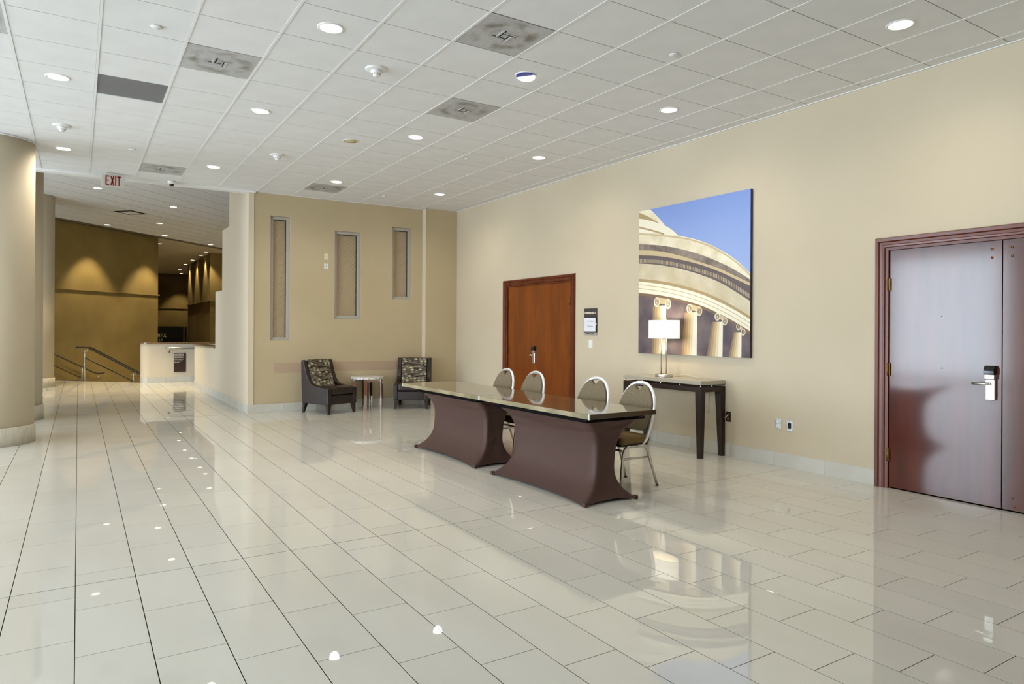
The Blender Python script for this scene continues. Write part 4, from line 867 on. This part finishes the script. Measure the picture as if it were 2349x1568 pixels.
# ------------------------------------------------------------------ two covered tables
def cover_mesh(x0, x1, y0, y1, tx0, tx1, ty0, ty1, zt):
    """stretch cover: hourglass hull between four feet and the underside of the top"""
    NV, NL, NS = 46, 34, 16; mb = MB(); rows = []
    for iv in range(NV + 1):
        v = iv / NV; v = 0.5 - 0.5 * math.cos(math.pi * v) if False else v
        w_ = 1 - abs(2 * v - 1) ** 3.0
        ix, iy = 0.19 * w_, 0.105 * w_
        ax0, ax1 = x0 + (tx0 - x0) * v + ix, x1 + (tx1 - x1) * v - ix
        ay0, ay1 = y0 + (ty0 - y0) * v + iy, y1 + (ty1 - y1) * v - iy
        row = []
        def side(pa, pb, N, nx, ny, sag):
            for k in range(N):
                u = k / N; arc = 4 * u * (1 - u); e_ = 1 - w_
                px_, py_ = pa[0] + (pb[0] - pa[0]) * u, pa[1] + (pb[1] - pa[1]) * u
                dep = sag * arc * (0.5 + 0.9 * e_)
                z = 0.012 + v * (zt - 0.012)
                z += 0.014 * arc * (max(0, 1 - v * 3.5)) ** 1.5 - 0.026 * arc * (max(0, 1 - (1 - v) * 3.5)) ** 1.5
                # gathered folds running out of the upper corners
                for cu_, ph in ((u, 0.0), (1 - u, 1.3)):
                    fold = math.exp(-cu_ * 4.0) * math.exp(-((v - 0.88) / 0.11) ** 2)
                    dep += 0.017 * fold * math.sin(46 * v + 7 * cu_ + ph)
                row.append((px_ + nx * dep, py_ + ny * dep, z))
        side((ax0, ay0), (ax1, ay0), NS, 0, 1, 0.030); side((ax1, ay0), (ax1, ay1), NL, -1, 0, 0.045)
        side((ax1, ay1), (ax0, ay1), NS, 0, -1, 0.030); side((ax0, ay1), (ax0, ay0), NL, 1, 0, 0.045)
        for it in range(int(round(7 * w_))):
            row = [tuple((row[k - 1][c_] + 2 * row[k][c_] + row[(k + 1) % len(row)][c_]) / 4 for c_ in range(3)) for k in range(len(row))]
        rows.append(row)
    n_ = len(rows[0]); mb.add([p for r_ in rows for p in r_], [(i * n_ + k, i * n_ + (k + 1) % n_, (i + 1) * n_ + (k + 1) % n_, (i + 1) * n_ + k) for i in range(NV) for k in range(n_)], True)
    return mb
def banquet_table(yb0, yb1, ys0, ys1, label):
    x0, x1 = 3.565, 4.165; yc = (ys0 + ys1) / 2; O = Vector((3.93, yc, 0))
    t = thing('banquet_table', O, label=label, cat='table')
    sh = lambda mb: mb.xf(Matrix.Translation(-O))
    tt = sh(MB().box(3.565, 4.315, ys0, ys1, 0.738, 0.782)).build('tabletop', 'table_top', t, 0.003)
    e_ = 0.0025
    sh(MB().box(3.565 - e_, 3.565, ys0, ys1, 0.740, 0.780)).build('edge_band', 'table_edge', tt); sh(MB().box(4.315, 4.315 + e_, ys0, ys1, 0.740, 0.780)).build('edge_band', 'table_edge', tt)
    sh(MB().box(3.565, 4.315, ys0 - e_, ys0, 0.740, 0.780)).build('edge_band', 'table_end', tt); sh(MB().box(3.565, 4.315, ys1, ys1 + e_, 0.740, 0.780)).build('edge_band', 'table_end', tt)
    for yy, s_ in ((ys0, 1), (ys1, -1)):
        sh(MB().box(3.5605, 3.575, yy - s_ * 0.004, yy + s_ * 0.012, 0.737, 0.783)).build('corner_clip', 'steel', tt, 0.002)
    sh(MB().box(3.60, 4.26, yb0 + 0.03, yb1 - 0.03, 0.700, 0.738)).build('under_board', 'shadow_gap', t)
    sh(cover_mesh(x0, x1, yb0, yb1, 3.590, 4.255, yb0 + 0.01, yb1 - 0.02, 0.728)).build('stretch_cover', 'spandex', t)
    for xx in (x0 + 0.022, x1 - 0.022):
        for yy in (yb0 + 0.022, yb1 - 0.022): sh(MB().box(xx - 0.020, xx + 0.020, yy - 0.020, yy + 0.020, 0.0, 0.036)).build('foot_pocket', 'spandex', t, 0.008)
banquet_table(4.49, 6.05, 4.44, 6.275, 'nearer long table in a stretched brown cover with a glossy top')
banquet_table(6.372, 7.93, 6.285, 8.29, 'farther long table in a stretched brown cover, next to the armchairs')

# ------------------------------------------------------------------ banquet chairs
def make_chair():
    t = thing('banquet_chair', (0, 0, 0), cat='chair', group='banquet chairs behind the covered tables')
    bx_ = lambda z: 0.075 + (z - 0.42) * 0.255
    W_ = [(.200, .405), (.215, .46), (.228, .54), (.238, .62), (.241, .70), (.234, .77), (.212, .835), (.178, .890), (.135, .930), (.085, .956), (.040, .965), (0, .967)]
    path = [(bx_(z) - (0.03 if z < .42 else 0), w_, z) for w_, z in W_] + [(bx_(z) - (0.03 if z < .42 else 0), -w_, z) for w_, z in reversed(W_[:-1])]
    MB().tube(path, 0.0155, 10, flat=1.2).build('back_frame', 'alu', t)
    # pad follows the arch, with a hand notch at the top
    half = [(.202, .545), (.217, .60), (.229, .66), (.232, .72), (.224, .780), (.203, .835), (.170, .887), (.126, .928), (.082, .950), (.062, .944), (.030, .915), (.010, .904), (0, .902)]
    out = half + [(-a, z) for a, z in reversed(half[:-1])] + [(-.175, .530), (-.10, .524), (0, .522), (.10, .524), (.175, .530)]
    pm = MB(); pm.prism(out, lambda a, b, d: (bx_(b) + d, a, b), -0.036, 0.010); pm.build('backrest', 'chair_fabric', t, 0.012, 3)
    # seat cushion
    sq = [(-.235, -.170), (-.225, -.205), (-.19, -.222), (.10, -.210), (.135, -.195), (.145, -.165), (.145, .165), (.135, .195), (.10, .210), (-.19, .222), (-.225, .205), (-.235, .170)]
    MB().prism(sq, lambda a, b, d: (a, b, d), 0.415, 0.487).build('seat', 'seat_fabric', t, 0.02, 3)
    MB().prism([(a * 0.95, b * 0.95) for a, b in sq], lambda a, b, d: (a, b, d), 0.398, 0.416).build('seat_pan', 'black', t)
    for s in (-1, 1):
        y = s * 0.212; yf = s * 0.222
        lf_ = MB().tube([(-0.245, yf, 0), (-0.222, y, 0.20), (-0.205, y, 0.335), (-0.185, y, 0.378), (-0.145, y, 0.396), (-0.03, y, 0.398)], 0.0135, 10).build('leg', 'nickel', t)
        lr_ = MB().tube([(0.215, yf, 0), (0.150, y, 0.20), (0.108, y, 0.325), (0.085, y, 0.370), (0.050, y, 0.394), (-0.03, y, 0.398)], 0.0135, 10).build('leg', 'nickel', t)
        MB().tube([(-0.212, y, 0.285), (0.122, y, 0.285)], 0.010, 8).build('stretcher', 'nickel', t)
        MB().lathe([(0.0, 0.0), (0.016, 0.0), (0.016, 0.014)], (-0.245, yf, 0), 12).build('foot_cap', 'black', lf_); MB().lathe([(0.0, 0.0), (0.016, 0.0), (0.016, 0.014)], (0.214, yf, 0), 12).build('foot_cap', 'black', lr_)
    MB().tube([(-0.20, -0.21, 0.36), (-0.20, 0.21, 0.36)], 0.010, 8).build('cross_rail', 'nickel', t)
    return t
CH = [(4.465, 5.015, 0.0, 'tan banquet chair at the near right table end, before the console table'),
      (4.475, 5.700, 0.02, 'tan banquet chair second from the right, against the blank cream wall'),
      (4.475, 6.860, -0.03, 'tan banquet chair in front of the right half of the far wooden door'),
      (4.475, 7.530, -0.05, 'tan banquet chair farthest along the tables, before the left jamb of the wooden door')]
base_chair = make_chair()
for k, (x, y, rz, lb) in enumerate(CH):
    o = base_chair if k == 0 else copy_tree(base_chair)
    o.location = (x, y, 0); o.rotation_euler = (0, 0, rz); o['label'] = lb

# ------------------------------------------------------------------ armchairs and side table
def make_armchair():
    t = thing('armchair', (0, 0, 0), cat='armchair', group='brown leather armchairs with patterned backs')
    side = [(.345, .17), (.365, .50), (.375, .90), (.365, .925), (.325, .925), (.300, .895), (.270, .80), (.235, .70), (.190, .60), (.130, .53), (.050, .495), (-.10, .475), (-.335, .455), (-.345, .44), (-.345, .17)]
    for s in (-1, 1):
        MB().prism(side, lambda a, b, d: (d, a, b), s * 0.245, s * 0.325).build('side_panel', 'leather', t, 0.012, 3)
    MB().prism([(.30, .17), (.335, .17), (.365, .88), (.335, .92), (.315, .90), (.24, .60), (.20, .42)], lambda a, b, d: (d, a, b), -0.245, 0.245).build('back_shell', 'leather', t, 0.006)
    pr = [(.105, .44), (.155, .53), (.205, .66), (.250, .80), (.285, .915), (.305, .935), (.325, .925), (.300, .80), (.25, .64), (.20, .46)]
    MB().prism(pr, lambda a, b, d: (d, a, b), -0.236, 0.236).build('back_cushion', 'almond_fabric', t, 0.014, 3)
    MB().box(-0.243, 0.243, -0.350, 0.16, 0.335, 0.468).build('seat_cushion', 'leather', t, 0.03, 4)
    MB().box(-0.245, 0.245, -0.338, 0.30, 0.17, 0.325).build('front_rail', 'leather', t, 0.01, 2)
    for sx in (-1, 1):
        for sy, lean in ((-1, -0.010), (1, 0.030)):
            cx_, cy_ = sx * 0.278, (-0.300 if sy < 0 else 0.305)
            MB().taper((cx_ + sx * 0.012, cy_ + lean * 1.4, 0), (0.018, 0.018), (cx_, cy_, 0.172), (0.036, 0.036)).build('leg', 'espresso', t, 0.004)
    return t
ac = make_armchair(); ac.location = (3.775, 12.02, 0); ac.rotation_euler = (0, 0, math.radians(23)); ac['label'] = 'brown leather armchair with patterned back on the left, turned toward the right'
a2 = copy_tree(ac); a2.location = (5.385, 12.03, 0); a2.rotation_euler = (0, 0, math.radians(-30)); a2['label'] = 'brown leather armchair with patterned back on the right, half behind the far table'
st = thing('side_table', (4.548, 12.21, 0), math.radians(13), label='small round marble-topped side table with chrome legs between the armchairs', cat='side table')
q = MB(); NP = 72; prof = [(0.985, 0.557), (1.0, 0.563), (1.0, 0.592), (0.985, 0.600)]
vs = []
for f_, z in prof:
    for k in range(NP): a = 2 * math.pi * k / NP; r_ = 0.298 * f_ * (1 + 0.012 * math.cos(18 * a)); vs.append((r_ * math.cos(a), r_ * math.sin(a), z))
q.add(vs, [(i * NP + k, i * NP + (k + 1) % NP, (i + 1) * NP + (k + 1) % NP, (i + 1) * NP + k) for i in range(3) for k in range(NP)] + [tuple(range(NP - 1, -1, -1)), tuple(3 * NP + k for k in range(NP))]); q.build('marble_top', 'marble', st)
for sx in (-1, 1):
    for sy in (-1, 1): MB().box(sx * 0.178 - 0.031, sx * 0.178 + 0.031, sy * 0.178 - 0.031, sy * 0.178 + 0.031, 0, 0.557).build('leg', 'chrome', st, 0.003)
for s in (-1, 1):
    MB().box(-0.147, 0.147, s * 0.178 - 0.020, s * 0.178 + 0.020, 0.505, 0.557).build('apron', 'nickel', st); MB().box(s * 0.178 - 0.020, s * 0.178 + 0.020, -0.147, 0.147, 0.505, 0.557).build('apron', 'nickel', st)
